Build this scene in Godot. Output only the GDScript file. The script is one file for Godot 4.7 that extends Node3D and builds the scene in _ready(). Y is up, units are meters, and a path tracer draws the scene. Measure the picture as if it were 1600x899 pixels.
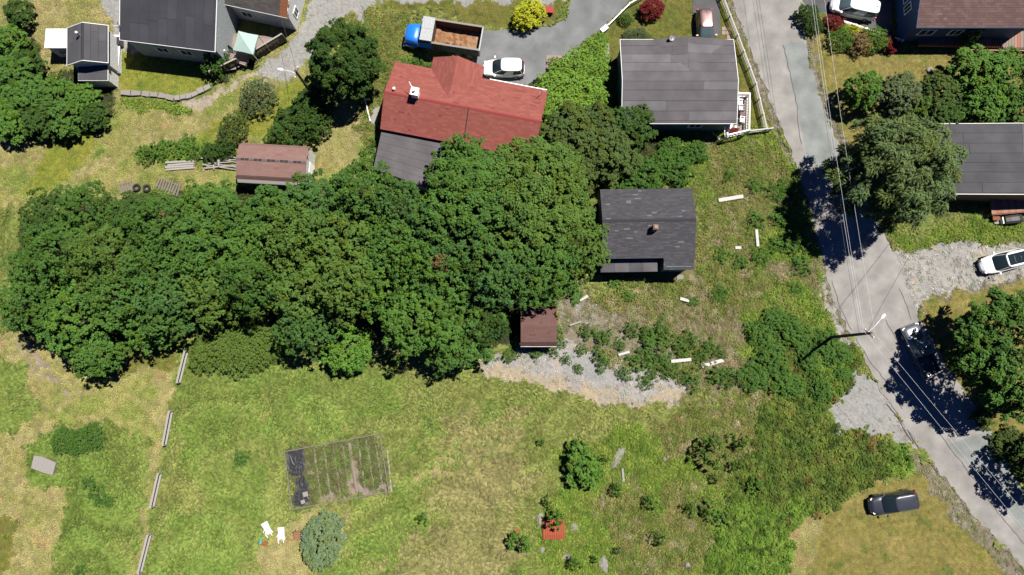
extends Node3D
# Village gardens and a meadow seen from the air. x runs along the picture, z towards its foot, y up, metres.

const K := 2.0            # sunlit brightness of a surface over its base colour, used to read base colours
var M := {}
var unit_box := BoxMesh.new()
var taken := {}
var grain: NoiseTexture2D
var grain_fine: NoiseTexture2D
var streak: NoiseTexture2D

func _ready():
	var cam := Camera3D.new()
	cam.name = "camera"
	cam.fov = 44.42
	cam.far = 2000.0
	cam.position = Vector3(0, 72, 0)
	cam.rotation_degrees = Vector3(-83.266, 0, 0)
	add_child(cam)
	var env := Environment.new()
	env.background_mode = Environment.BG_SKY
	var sm := ProceduralSkyMaterial.new()
	sm.sky_top_color = Color(0.16, 0.33, 0.66)
	sm.sky_horizon_color = Color(0.55, 0.68, 0.82)
	sm.ground_bottom_color = Color(0.2, 0.22, 0.15)
	sm.ground_horizon_color = Color(0.45, 0.5, 0.5)
	sm.sky_curve = 0.12
	var sky := Sky.new()
	sky.sky_material = sm
	env.sky = sky
	env.background_energy_multiplier = 0.29
	env.tonemap_mode = Environment.TONE_MAPPER_LINEAR
	env.tonemap_exposure = 1.72
	env.sdfgi_enabled = true
	env.ssao_enabled = true
	env.ssil_enabled = true
	var we := WorldEnvironment.new()
	we.name = "world_environment"
	we.environment = env
	add_child(we)
	var sun := DirectionalLight3D.new()
	sun.name = "sun"
	sun.light_energy = 1.6
	sun.light_angular_distance = 0.5
	sun.light_color = Color(1.0, 0.975, 0.94)
	sun.shadow_enabled = true
	add_child(sun)
	# shadows fall 0.47 m for each metre of height, towards -x and +z
	sun.look_at_from_position(Vector3.ZERO, Vector3(-0.8 * 0.47, -1.0, 0.6 * 0.47))
	make_materials()
	build_ground()
	build_roads()
	build_houses()
	build_sheds()
	build_trees()
	build_shrubs()
	build_vehicles()
	build_fences_and_poles()
	build_yard_things()
	keep_bare()
	build_small_growth()

# ---------------------------------------------------------------- naming and tagging
func numbered(called: String) -> String:
	if not taken.has(called):
		taken[called] = 0
		return called
	taken[called] += 1
	return "%s_%03d" % [called, taken[called]]

func tag(o, label: String, category: String, group := "", kind := ""):
	o.set_meta("label", label)
	o.set_meta("category", category)
	if group: o.set_meta("group", group)
	if kind: o.set_meta("kind", kind)
	return o

func thing(called: String, label: String, category: String, at := Vector3.ZERO, turn := 0.0, group := "") -> Node3D:
	var o := Node3D.new()
	o.name = numbered(called)
	add_child(o)
	o.position = at
	o.rotation.y = turn
	tag(o, label, category, group)
	return o

func part(called: String, mesh: Mesh, m: Material, parent: Node, at := Transform3D()) -> MeshInstance3D:
	var o := MeshInstance3D.new()
	o.name = called if parent != self else numbered(called)
	o.mesh = mesh
	o.material_override = m
	o.transform = at
	parent.add_child(o, true)
	return o

func done(called: String, st: SurfaceTool, m: Material, parent: Node) -> MeshInstance3D:
	return part(called, finish(st), m, parent)

func board(called: String, size: Vector3, at: Vector3, m: Material, parent: Node, turn := Vector3.ZERO) -> MeshInstance3D:
	return part(called, unit_box, m, parent, Transform3D(Basis.from_euler(turn) * Basis.from_scale(size), at))

# a beam of width w and height h between two points (its own local y stays upright)
func beam(called: String, a: Vector3, b: Vector3, w: float, h: float, m: Material, parent: Node) -> MeshInstance3D:
	var x := (b - a).normalized()
	var z := x.cross(Vector3.UP)
	z = Vector3(0, 0, 1) if z.length() < 0.01 else z.normalized()
	var y := z.cross(x)
	return part(called, unit_box, m, parent, Transform3D(Basis(x * a.distance_to(b), y * h, z * w), (a + b) / 2))

func yaw_of(d: Vector3) -> float:
	return atan2(-d.z, d.x)

func poly(a: Array) -> PackedVector2Array:
	var p := PackedVector2Array()
	for i in range(0, a.size(), 2): p.append(Vector2(a[i], a[i + 1]))
	return p

# ---------------------------------------------------------------- mesh helpers
func tool() -> SurfaceTool:
	var st := SurfaceTool.new()
	st.begin(Mesh.PRIMITIVE_TRIANGLES)
	st.set_smooth_group(-1)
	return st

func quad(st: SurfaceTool, a: Vector3, b: Vector3, c: Vector3, d: Vector3):
	for v in [a, b, c, a, c, d]: st.add_vertex(v)

func hexa(st: SurfaceTool, p: Array):
	quad(st, p[4], p[5], p[6], p[7]); quad(st, p[3], p[2], p[1], p[0])
	quad(st, p[5], p[4], p[0], p[1]); quad(st, p[7], p[6], p[2], p[3])
	quad(st, p[6], p[5], p[1], p[2]); quad(st, p[4], p[7], p[3], p[0])

func bx(st: SurfaceTool, c: Vector3, s: Vector3, turn := 0.0):
	var h := s / 2
	var r := Basis(Vector3.UP, turn)
	var p := []
	for y in [-1, 1]:
		for q in [[-1, -1], [1, -1], [1, 1], [-1, 1]]: p.append(c + r * Vector3(q[0] * h.x, y * h.y, q[1] * h.z))
	hexa(st, p)

func finish(st: SurfaceTool) -> Mesh:
	st.generate_normals()
	return st.commit()

func tube(st: SurfaceTool, pts: Array, radii: Array, n := 6):
	var rings := []
	for i in pts.size():
		var d: Vector3 = (pts[mini(i + 1, pts.size() - 1)] - pts[maxi(i - 1, 0)]).normalized()
		var u := d.cross(Vector3(0.31, 0.2, 0.93)).normalized()
		if absf(d.y) < 0.9: u = d.cross(Vector3.UP).normalized()
		var v := d.cross(u)
		var ring := []
		for k in n: ring.append(pts[i] + (u * cos(TAU * k / n) + v * sin(TAU * k / n)) * radii[i])
		rings.append(ring)
	for i in pts.size() - 1:
		for k in n:
			var j := (k + 1) % n
			quad(st, rings[i][k], rings[i + 1][k], rings[i + 1][j], rings[i][j])
	for k in range(1, n - 1):
		for v in [rings[0][0], rings[0][k], rings[0][k + 1]]: st.add_vertex(v)
		for v in [rings[-1][0], rings[-1][k + 1], rings[-1][k]]: st.add_vertex(v)

# profile: [radius, height] pairs turned about y
func lathe(st: SurfaceTool, c: Vector3, prof: Array, n := 16, sx := 1.0, axis := Basis()):
	for i in prof.size() - 1:
		for k in n:
			var a0 := TAU * k / n
			var a1 := TAU * (k + 1) / n
			var f := func(q, a): return c + axis * Vector3(cos(a) * q[0] * sx, q[1], sin(a) * q[0])
			quad(st, f.call(prof[i], a0), f.call(prof[i + 1], a0), f.call(prof[i + 1], a1), f.call(prof[i], a1))

func prism(st: SurfaceTool, pts: PackedVector2Array, y0: float, y1: float):
	var p := pts
	if not Geometry2D.is_polygon_clockwise(p):
		p = pts.duplicate(); p.reverse()
	var ix := Geometry2D.triangulate_polygon(p)
	for i in range(0, ix.size(), 3):
		var t := [p[ix[i]], p[ix[i + 1]], p[ix[i + 2]]]
		var area: float = (t[1] - t[0]).cross(t[2] - t[0])
		if area < 0: t = [t[0], t[2], t[1]]
		for v in t: st.add_vertex(Vector3(v.x, y1, v.y))
		for v in [t[0], t[2], t[1]]: st.add_vertex(Vector3(v.x, y0, v.y))
	# walls face outwards
	var turn := 0.0
	for i in p.size():
		var b := p[(i + 1) % p.size()]
		turn += p[i].x * b.y - b.x * p[i].y
	for i in p.size():
		var a := p[i]
		var b := p[(i + 1) % p.size()]
		if turn < 0:
			var s := a; a = b; b = s
		quad(st, Vector3(b.x, y1, b.y), Vector3(a.x, y1, a.y), Vector3(a.x, y0, a.y), Vector3(b.x, y0, b.y))

# ---------------------------------------------------------------- materials
func base(r: float, g: float, b: float, times := 1.0) -> Color:
	var c := Color(r / 255.0, g / 255.0, b / 255.0).srgb_to_linear()
	return Color(c.r / K * times, c.g / K * times, c.b / K * times)

func mat(c: Color, rough := 0.85, metal := 0.0, tex: Texture2D = null, scale := 1.0) -> StandardMaterial3D:
	var m := StandardMaterial3D.new()
	m.albedo_color = Color(minf(c.r, 1), minf(c.g, 1), minf(c.b, 1)).linear_to_srgb()
	m.roughness = rough
	m.metallic = metal
	if tex == streak and streak:
		# a second, finer grain over the broad one
		m.detail_enabled = true
		m.detail_blend_mode = BaseMaterial3D.BLEND_MODE_MUL
		m.detail_albedo = grain_fine
		m.detail_uv_layer = BaseMaterial3D.DETAIL_UV_2
		m.uv2_triplanar = true
		m.uv2_world_triplanar = true
		m.uv2_scale = Vector3.ONE * 0.45
	if tex:
		m.albedo_texture = tex
		m.uv1_triplanar = true
		m.uv1_world_triplanar = true
		m.uv1_scale = Vector3.ONE * scale
	return m

func noise_tex(freq: float, lo: float, hi: float, kind := FastNoiseLite.TYPE_SIMPLEX_SMOOTH, oct := 4, sd := 3) -> NoiseTexture2D:
	var n := FastNoiseLite.new()
	n.noise_type = kind
	n.frequency = freq
	n.fractal_octaves = oct
	n.seed = sd
	var t := NoiseTexture2D.new()
	t.width = 512
	t.height = 512
	t.seamless = true
	t.noise = n
	var g := Gradient.new()
	g.offsets = PackedFloat32Array([0.1, 0.9])
	g.colors = PackedColorArray([Color(lo, lo, lo), Color(hi, hi, hi)])
	t.color_ramp = g
	return t

func leaf_mat(tint: Color, back := 0.25) -> StandardMaterial3D:
	var m := StandardMaterial3D.new()
	m.albedo_color = tint.linear_to_srgb()
	m.vertex_color_use_as_albedo = true
	m.roughness = 0.62
	m.metallic_specular = 0.14
	if back > 0:
		m.backlight_enabled = true
		m.backlight = Color(tint.r * back, tint.g * back, tint.b * back).linear_to_srgb()
	return m

func vcol_mat(rough := 0.9, tex: Texture2D = null, scale := 1.0) -> StandardMaterial3D:
	var m := mat(Color(1, 1, 1), rough, 0.0, tex, scale)
	m.vertex_color_use_as_albedo = true
	return m

func make_materials():
	grain = noise_tex(0.03, 0.72, 1.0)
	streak = noise_tex(0.012, 0.82, 1.0, FastNoiseLite.TYPE_SIMPLEX_SMOOTH, 6, 17)
	grain_fine = noise_tex(0.16, 0.62, 1.0, FastNoiseLite.TYPE_SIMPLEX_SMOOTH, 3, 9)
	M.ground = vcol_mat(0.95, grain_fine, 0.35)
	M.asphalt = mat(base(184, 181, 176, 1.6), 0.92, 0, streak, 0.06)
	M.asphalt_patch = mat(base(166, 172, 169, 1.6), 0.92, 0, streak, 0.06)
	M.asphalt_drive = mat(base(152, 155, 156, 1.55), 0.92, 0, streak, 0.06)
	M.asphalt_dark = mat(base(124, 124, 127, 1.3), 0.92, 0, streak, 0.06)
	M.crack = mat(base(105, 100, 98), 0.95)
	M.concrete = mat(base(205, 198, 190, 1.1), 0.9, 0, grain_fine, 0.7)
	M.stone = mat(base(196, 188, 178, 1.1), 0.95, 0, grain_fine, 1.1)
	M.paver = mat(base(214, 190, 168, 1.1), 0.9, 0, grain_fine, 0.9)
	M.white = mat(Color(0.78, 0.78, 0.76), 0.6)
	M.old_white = mat(Color(0.62, 0.61, 0.58), 0.8, 0, grain_fine, 0.9)
	M.white_wall = mat(Color(0.74, 0.75, 0.75), 0.7, 0, grain, 0.3)
	M.grey_wall = mat(Color(0.42, 0.46, 0.47), 0.75, 0, grain, 0.3)
	M.teal_wall = mat(Color(0.12, 0.2, 0.2), 0.75, 0, grain, 0.3)
	M.blue_wall = mat(Color(0.02, 0.085, 0.22), 0.7, 0, grain, 0.3)
	M.brown_wall = mat(Color(0.22, 0.12, 0.08), 0.8, 0, grain, 0.3)
	M.shed_wall = mat(Color(0.7, 0.7, 0.68), 0.75, 0, grain, 0.3)
	M.pane = mat(Color(0.03, 0.04, 0.05), 0.08)
	M.roll_dark = mat(base(84, 86, 96, 1.4), 0.92, 0, streak, 0.06)
	M.roll_darker = mat(base(77, 79, 88, 1.4), 0.92, 0, streak, 0.06)
	M.roll_grey = mat(base(126, 122, 126, 1.45), 0.92, 0, streak, 0.06)
	M.roll_grey_pale = mat(base(140, 137, 140, 1.45), 0.92, 0, streak, 0.06)
	M.roll_slate = mat(base(104, 104, 109, 1.4), 0.92, 0, streak, 0.06)
	M.roll_slate_pale = mat(base(110, 110, 114, 1.4), 0.92, 0, streak, 0.06)
	M.membrane = mat(base(128, 124, 128, 1.4), 0.92, 0, streak, 0.06)
	M.shingle = vcol_mat(0.92, grain_fine, 0.5)
	M.seam = mat(base(60, 60, 66), 0.95)
	M.red_trim = mat(base(170, 70, 64), 0.8)
	M.rust = mat(base(190, 120, 75), 0.9, 0, grain_fine, 1.0)
	M.deck = mat(base(196, 172, 160, 1.05), 0.85, 0, grain_fine, 1.2)
	M.deck_pale = mat(base(208, 188, 178, 1.05), 0.85, 0, grain_fine, 1.2)
	M.deck_red = mat(base(216, 148, 118, 1.05), 0.85, 0, grain_fine, 1.2)
	M.deck_red_pale = mat(base(226, 172, 148, 1.05), 0.85, 0, grain_fine, 1.2)
	M.fence_wood = mat(base(150, 138, 112), 0.9, 0, grain_fine, 1.0)
	M.weathered = mat(base(214, 208, 198, 1.2), 0.9, 0, grain_fine, 1.3)
	M.driftwood = mat(base(182, 168, 156), 0.9, 0, grain_fine, 1.3)
	M.tan_wood = mat(base(205, 150, 110), 0.85, 0, grain_fine, 1.3)
	M.bark = mat(Color(0.09, 0.075, 0.06), 0.95, 0, grain_fine, 0.8)
	M.pole = mat(Color(0.11, 0.095, 0.08), 0.9, 0, grain_fine, 0.6)
	M.metal = mat(Color(0.5, 0.5, 0.5), 0.4, 0.6)
	M.wire = mat(Color(0.5, 0.5, 0.5), 0.5)
	M.wire_dark = mat(Color(0.05, 0.05, 0.05), 0.6)
	M.black = mat(Color(0.012, 0.012, 0.013), 0.5)
	M.tyre = mat(Color(0.015, 0.015, 0.016), 0.85)
	M.rim = mat(Color(0.45, 0.45, 0.47), 0.3, 0.8)
	M.glass = mat(Color(0.012, 0.02, 0.024), 0.06)
	M.glass_pale = mat(Color(0.06, 0.09, 0.1), 0.08)
	M.lamp_red = mat(Color(0.5, 0.02, 0.015), 0.2)
	M.lamp_clear = mat(Color(0.7, 0.7, 0.7), 0.15)
	M.canopy = mat(base(196, 226, 216, 1.1), 0.8)
	M.tarp = mat(Color(0.014, 0.014, 0.016), 0.55)
	M.rusty = mat(base(224, 112, 70, 1.0), 0.85, 0, grain_fine, 1.0)
	M.red_box = mat(base(190, 70, 60), 0.8)
	M.soil = mat(base(196, 178, 160), 0.95, 0, grain_fine, 1.0)
	M.grey_rock = mat(base(200, 194, 188, 1.05), 0.95, 0, grain_fine, 1.4)

# ---------------------------------------------------------------- the ground: what grows or lies where
const STEP := 0.17
const GX0 := -61.0
const GZ0 := -44.0
const NX := 718
const NZ := 412
var zone_map := PackedByteArray()
var zones := []
var mingle := []
var n_edge := FastNoiseLite.new()
var n_patch := FastNoiseLite.new()
var n_fine := FastNoiseLite.new()
var n_flow := FastNoiseLite.new()

# name, two main colours, an accent and how much of it, patch size, growth: kind, tufts per square metre, size
func zone(called: String, a: Color, b: Color, c: Color, accent: float, size: float, growth: String, density: float, tall: float):
	mingle.append(2 if growth == "bramble" else 1 if growth == "long" or called.begins_with("scrub") else 0)
	zones.append({"called": called, "a": a, "b": b, "c": c, "accent": accent, "size": size, "growth": growth, "density": density, "tall": tall})

func fill(called: String, p: PackedVector2Array):
	var id := 0
	for i in zones.size():
		if zones[i].called == called: id = i
	var lo := 1e9
	var hi := -1e9
	for v in p:
		lo = minf(lo, v.y); hi = maxf(hi, v.y)
	for r in range(maxi(0, int((lo - GZ0) / STEP)), mini(NZ, int((hi - GZ0) / STEP) + 1)):
		var z := GZ0 + (r + 0.5) * STEP
		var cuts := []
		for i in p.size():
			var u := p[i]
			var w := p[(i + 1) % p.size()]
			if (u.y <= z) != (w.y <= z): cuts.append(u.x + (w.x - u.x) * (z - u.y) / (w.y - u.y))
		cuts.sort()
		for k in range(0, cuts.size() - 1, 2):
			for q in range(clampi(int((cuts[k] - GX0) / STEP), 0, NX), clampi(int((cuts[k + 1] - GX0) / STEP), 0, NX)): zone_map[r * NX + q] = id

func zone_at(x: float, z: float) -> int:
	var wx := x + n_edge.get_noise_2d(x, z) * 0.9 + n_fine.get_noise_2d(x * 2.1, z * 2.1 + 70) * 0.45
	var wz := z + n_edge.get_noise_2d(x + 90, z) * 0.9 + n_fine.get_noise_2d(x * 2.1 + 40, z * 2.1) * 0.45
	var id := zone_map[clampi(int((wz - GZ0) / STEP), 0, NZ - 1) * NX + clampi(int((wx - GX0) / STEP), 0, NX - 1)]
	if mingle[id]:
		# grasses run into one another over a few metres
		wx = x + n_edge.get_noise_2d(x * 0.4 + 11, z * 0.4) * 4.0 + n_fine.get_noise_2d(x * 4, z * 4 + 9) * 1.2
		wz = z + n_edge.get_noise_2d(x * 0.4, z * 0.4 + 31) * 4.0 + n_fine.get_noise_2d(x * 4 + 7, z * 4) * 1.2
		var other := zone_map[clampi(int((wz - GZ0) / STEP), 0, NZ - 1) * NX + clampi(int((wx - GX0) / STEP), 0, NX - 1)]
		if mingle[other] == mingle[id]: id = other
	return id

func colour_at(x: float, z: float, id: int) -> Color:
	var k: Dictionary = zones[id]
	var s: float = k.size
	var t := 0.5 + 1.15 * n_patch.get_noise_2d(x / s, z / s) + 0.7 * n_fine.get_noise_2d(x * 0.55, z * 0.55)
	var c: Color = k.a.lerp(k.b, clampf(t, 0, 1))
	var u := n_patch.get_noise_2d(x / s * 1.6 + 200, z / s * 1.6) + 0.5 * n_fine.get_noise_2d(x + 300, z)
	if k.accent > 0: c = c.lerp(k.c, smoothstep(0.55 - k.accent, 0.8 - k.accent, u))
	return c

func build_ground():
	n_edge.seed = 5; n_edge.frequency = 0.35; n_edge.fractal_octaves = 3
	n_patch.seed = 11; n_patch.frequency = 0.16; n_patch.fractal_octaves = 4
	n_fine.seed = 21; n_fine.frequency = 0.55; n_fine.fractal_octaves = 3
	n_flow.seed = 31; n_flow.frequency = 0.07; n_flow.fractal_octaves = 2
	zone_map.resize(NX * NZ)
	zone_map.fill(0)
	var green := base(112, 134, 58)
	var deep := base(84, 108, 40)
	var lush := base(104, 146, 50)
	var olive := base(140, 142, 66)
	var straw := base(186, 174, 112)
	var tan := base(196, 168, 118)
	var brown := base(142, 118, 76)
	zone("meadow", base(144, 161, 80), base(162, 167, 94), base(118, 152, 64), 0.18, 1.8, "long", 44, 1.0)
	zone("meadow_pale", base(160, 160, 98), base(174, 168, 110), base(140, 146, 76), 0.25, 1.4, "long", 44, 1.1)
	zone("meadow_green", base(126, 156, 68), base(150, 166, 84), base(156, 160, 88), 0.15, 1.6, "long", 44, 1.0)
	zone("hay", base(188, 177, 122), base(158, 160, 88), tan, 0.25, 0.8, "lawn", 20, 1.2)
	zone("field", base(140, 158, 72), base(182, 172, 110), lush, 0.14, 1.0, "lawn", 22, 1.3)
	zone("lawn_yellow", base(142, 156, 58), base(164, 164, 70), base(112, 142, 50), 0.2, 0.5, "lawn", 26, 1.0)
	zone("lawn", base(122, 132, 54), base(146, 140, 70), deep, 0.15, 0.6, "lawn", 26, 0.9)
	zone("lawn_dry", base(156, 150, 76), base(178, 164, 96), base(126, 140, 60), 0.3, 0.7, "lawn", 24, 0.9)
	zone("weeds", base(122, 136, 66), base(156, 150, 84), base(182, 168, 128), 0.16, 0.5, "weed", 16, 1.0)
	zone("scrub", base(116, 132, 58), base(158, 148, 92), base(192, 174, 142), 0.3, 0.5, "weed", 15, 1.0)
	zone("scrub_dry", base(178, 164, 130), base(150, 138, 92), base(112, 134, 60), 0.25, 0.45, "weed", 13, 0.8)
	zone("scrub_green", base(124, 154, 58), base(152, 164, 76), base(94, 126, 46), 0.22, 0.5, "weed", 18, 1.1)
	zone("bramble", base(92, 120, 50), base(122, 140, 62), base(138, 122, 70), 0.14, 0.5, "bramble", 15, 1.0)
	zone("bramble_bright", base(106, 146, 54), base(126, 156, 64), base(92, 128, 46), 0.2, 0.4, "bramble", 15, 1.0)
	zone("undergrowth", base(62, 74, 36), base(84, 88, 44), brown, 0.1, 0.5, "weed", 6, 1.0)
	zone("gravel", base(224, 219, 212), base(208, 205, 198), base(228, 212, 188), 0.15, 0.8, "weed", 3.5, 0.7)
	zone("gravel_grey", base(202, 204, 199), base(214, 211, 205), base(188, 184, 172), 0.15, 0.8, "weed", 0.4, 0.5)
	zone("sand", base(238, 218, 180), base(222, 208, 184), base(206, 196, 184), 0.2, 0.5, "weed", 2.2, 0.6)
	zone("verge", base(176, 164, 140), base(148, 142, 100), base(196, 188, 178), 0.3, 0.3, "weed", 6, 0.7)
	zone("soil", base(126, 124, 80), base(112, 128, 66), base(186, 172, 154), 0.2, 0.25, "weed", 14, 0.8)
	zone("bare", base(204, 186, 172), base(188, 172, 150), brown, 0.1, 0.4, "", 0, 0)
	# upper field, lawns and lanes
	fill("field", poly([-59.90, -44.24, -12.54, -44.24, -10.92, -31.15, -13.47, -22.71, -14.04, -17.89, -57.37, -16.53]))
	fill("hay", poly([-59.90, -44.24, -45.28, -44.24, -42.26, -35.45, -41.64, -29.02, -45.81, -22.71, -57.68, -19.95]))
	fill("hay", poly([-41.09, -22.71, -38.99, -26.90, -31.94, -28.31, -25.94, -31.15, -24.52, -29.73, -30.46, -25.85, -38.42, -23.06, -46.23, -19.26, -48.29, -19.95]))
	fill("lawn_yellow", poly([-42.18, -34.16, -32.23, -34.16, -32.16, -29.87, -34.02, -29.02, -38.11, -29.16, -41.79, -29.30]))
	fill("scrub_green", poly([-41.49, -28.88, -33.99, -28.45, -31.98, -29.02, -33.91, -27.04, -41.42, -27.75]))
	fill("scrub_green", poly([-39.77, -23.06, -33.77, -24.45, -28.86, -23.41, -28.76, -21.19, -36.98, -21.60]))
	fill("lawn_yellow", poly([-50.86, -18.58, -47.99, -24.80, -45.53, -28.31, -43.83, -23.41, -47.51, -18.58]))
	fill("lawn_yellow", poly([-34.41, -23.75, -29.84, -26.90, -21.84, -31.15, -20.41, -29.02, -22.29, -24.45, -29.05, -24.45]))
	fill("weeds", poly([-17.60, -38.36, -11.05, -38.72, -9.59, -33.65, -11.62, -31.86, -13.55, -26.20, -14.48, -22.71, -16.20, -24.10, -16.38, -31.15]))
	fill("hay", poly([-20.39, -28.31, -16.35, -29.73, -16.24, -25.50, -16.13, -21.33, -20.81, -20.64]))
	fill("lawn", poly([-14.59, -42.76, 6.95, -42.76, 5.52, -38.36, 3.79, -36.76, -3.79, -36.47, -7.59, -38.50, -14.51, -38.94]))
	fill("gravel_grey", poly([-14.59, -42.76, 6.95, -42.76, 5.88, -39.60, -14.52, -39.52]))
	fill("undergrowth", poly([-32.15, -32.58, -27.46, -34.73, -26.07, -34.37, -31.35, -30.08]))
	fill("gravel_grey", poly([-22.24, -42.76, -13.90, -42.76, -15.70, -36.76, -16.53, -36.90, -17.07, -38.94, -20.55, -33.29, -25.36, -30.30, -27.67, -31.72, -24.03, -34.73, -22.21, -37.77]))
	fill("sand", poly([-34.67, -28.59, -32.00, -29.59, -27.68, -31.86, -25.23, -30.58, -29.23, -28.45, -33.93, -27.47]))
	fill("field", poly([-31.30, -29.02, -27.30, -31.15, -25.56, -30.30, -28.54, -28.31, -32.51, -26.20]))
	fill("gravel_grey", poly([-46.01, -42.76, -41.00, -42.76, -40.73, -34.01, -42.09, -33.87, -42.98, -36.90]))
	# gardens about the grey bungalow
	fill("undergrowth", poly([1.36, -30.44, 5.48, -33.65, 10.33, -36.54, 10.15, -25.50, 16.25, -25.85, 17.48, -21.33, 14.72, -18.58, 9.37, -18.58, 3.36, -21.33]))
	fill("lawn", poly([9.63, -36.32, 13.84, -40.18, 19.81, -42.76, 22.59, -42.76, 27.74, -25.50, 23.65, -24.80, 17.18, -35.31, 11.34, -35.31]))
	fill("lawn", poly([9.98, -36.18, 11.82, -35.45, 11.53, -26.90, 10.05, -27.61]))
	fill("verge", poly([22.59, -42.76, 24.32, -42.76, 28.17, -27.61, 32.44, -11.80, 34.13, -6.49, 35.14, -1.26, 33.71, -1.26, 31.11, -11.80, 27.40, -25.50]))
	fill("scrub_green", poly([15.55, -25.15, 27.74, -25.50, 30.15, -19.26, 32.30, -9.13, 26.94, -7.15, 19.14, -9.80, 19.09, -19.26]))
	fill("scrub", poly([19.22, -23.41, 27.00, -24.10, 28.02, -16.53, 25.10, -10.46, 19.16, -10.46]))
	fill("scrub_dry", poly([4.61, -9.13, 9.24, -9.80, 19.14, -9.80, 27.80, -11.80, 31.38, -10.46, 32.13, -5.83, 25.46, -3.21, 24.63, 1.32, 18.11, 2.60, 12.99, 0.03, 5.21, -1.91]))
	fill("scrub", poly([8.58, -9.80, 26.48, -11.80, 28.82, -5.17, 22.87, -3.86, 15.74, -5.83, 8.54, -7.15]))
	fill("scrub_green", poly([24.97, -7.15, 33.44, -5.83, 34.49, -1.26, 24.73, -1.26]))
	# meadow
	fill("meadow_green", poly([-34.17, -1.26, -24.73, -1.26, -11.71, -1.26, -10.32, 3.88, -19.28, 6.41, -32.00, 8.93, -34.50, 7.67]))
	fill("meadow_pale", poly([-6.45, 3.88, 3.87, 3.88, 3.19, 11.42, 0.00, 15.74, -1.89, 18.78, -6.94, 17.57, -5.10, 11.42]))
	fill("meadow_pale", poly([-12.63, 16.96, -6.35, 13.90, 0.00, 15.74, -0.63, 21.80, -10.02, 21.80]))
	fill("meadow_green", poly([-35.99, 16.96, -30.08, 8.93, -24.32, 8.93, -22.78, 15.74, -29.43, 21.80, -36.32, 21.80]))
	fill("hay", poly([-24.94, 16.96, -20.94, 13.90, -16.19, 13.59, -16.13, 15.74, -20.09, 20.29, -25.05, 21.80]))
	fill("meadow_green", poly([-15.23, 13.90, -10.20, 11.42, -6.98, 13.90, -11.33, 18.78, -15.03, 21.80, -16.40, 17.57]))
	fill("hay", poly([-56.21, -3.86, -48.36, -3.86, -41.47, 1.32, -33.86, -1.58, -33.99, 1.96, -35.20, 8.93, -36.63, 21.80, -53.86, 21.80]))
	fill("field", poly([-47.95, 1.32, -36.33, 0.68, -34.54, 7.04, -36.63, 21.80, -45.09, 21.80, -44.16, 8.93]))
	fill("meadow_green", poly([-48.79, 7.04, -44.43, 5.15, -41.21, 5.15, -36.46, 7.04, -35.94, 11.42, -37.37, 19.99, -45.18, 20.60, -44.10, 11.42, -48.11, 11.42]))
	fill("meadow_green", poly([-56.09, -2.56, -49.41, -0.61, -47.75, 3.88, -50.12, 6.41, -55.21, 7.04]))
	fill("lawn", poly([-41.66, -1.39, -33.57, -2.23, -34.04, -0.10, -41.55, 0.23]))
	fill("lawn", poly([-54.58, 13.90, -48.82, 14.51, -49.36, 19.39, -54.08, 19.39]))
	fill("hay", poly([-35.82, 7.04, -34.92, 7.04, -36.13, 18.78, -37.01, 18.78]))
	# clippings left in rows, and the wheel tracks of the mower
	fill("hay", poly([-48.07, 4.00, -44.64, 2.35, -41.12, 1.83, -37.84, 2.47, -35.36, 3.88, -34.62, 5.65, -34.99, 5.91, -35.72, 4.39, -37.99, 3.11, -41.07, 2.47, -44.46, 2.98, -47.69, 4.64]))
	fill("hay", poly([-45.04, 5.65, -41.90, 4.51, -38.65, 4.89, -36.52, 6.16, -36.21, 7.04, -36.72, 7.04, -37.15, 6.29, -38.88, 5.40, -41.87, 5.02, -44.74, 6.16]))
	fill("bare", poly([-50.35, -2.56, -49.97, -2.69, -48.06, 0.03, -44.66, 2.09, -44.90, 2.35, -48.41, 0.42]))
	fill("bare", poly([-49.30, -2.56, -48.99, -2.69, -47.17, -0.23, -43.92, 1.58, -44.16, 1.83, -47.54, 0.03]))
	fill("hay", poly([-9.63, 7.04, 0.00, 5.65, 0.13, 6.03, -9.49, 7.55]))
	fill("hay", poly([-10.22, 10.30, -0.64, 8.68, -0.51, 9.12, -10.08, 10.80]))
	fill("meadow_green", poly([-7.05, 7.67, 3.21, 6.16, 3.34, 6.67, -6.92, 8.18]))
	# stony scrub at the foot of the picture
	fill("meadow", poly([1.94, 3.24, 23.28, 2.60, 22.52, 22.40, -0.63, 22.40, 0.00, 15.13]))
	fill("scrub_green", poly([4.49, 7.04, 23.18, 5.15, 25.02, 22.40, 0.00, 22.40, 3.17, 13.90]))
	fill("scrub", poly([8.90, 12.66, 18.48, 11.42, 20.73, 19.99, 9.39, 21.80]))
	fill("scrub", poly([15.49, 3.88, 25.92, 1.32, 26.13, 11.42, 18.48, 11.42]))
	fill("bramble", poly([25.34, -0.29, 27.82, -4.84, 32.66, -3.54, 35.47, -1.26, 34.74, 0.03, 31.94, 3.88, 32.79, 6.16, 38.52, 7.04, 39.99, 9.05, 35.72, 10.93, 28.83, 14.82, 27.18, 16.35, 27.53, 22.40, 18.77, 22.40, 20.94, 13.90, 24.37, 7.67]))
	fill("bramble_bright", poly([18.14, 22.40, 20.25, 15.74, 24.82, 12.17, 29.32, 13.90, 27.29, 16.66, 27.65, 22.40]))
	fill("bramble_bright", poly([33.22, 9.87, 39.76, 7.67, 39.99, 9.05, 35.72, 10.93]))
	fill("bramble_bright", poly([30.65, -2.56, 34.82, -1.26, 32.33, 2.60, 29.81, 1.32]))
	fill("scrub", poly([24.63, 1.32, 26.89, 1.32, 26.46, 3.88, 24.52, 3.88]))
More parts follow.
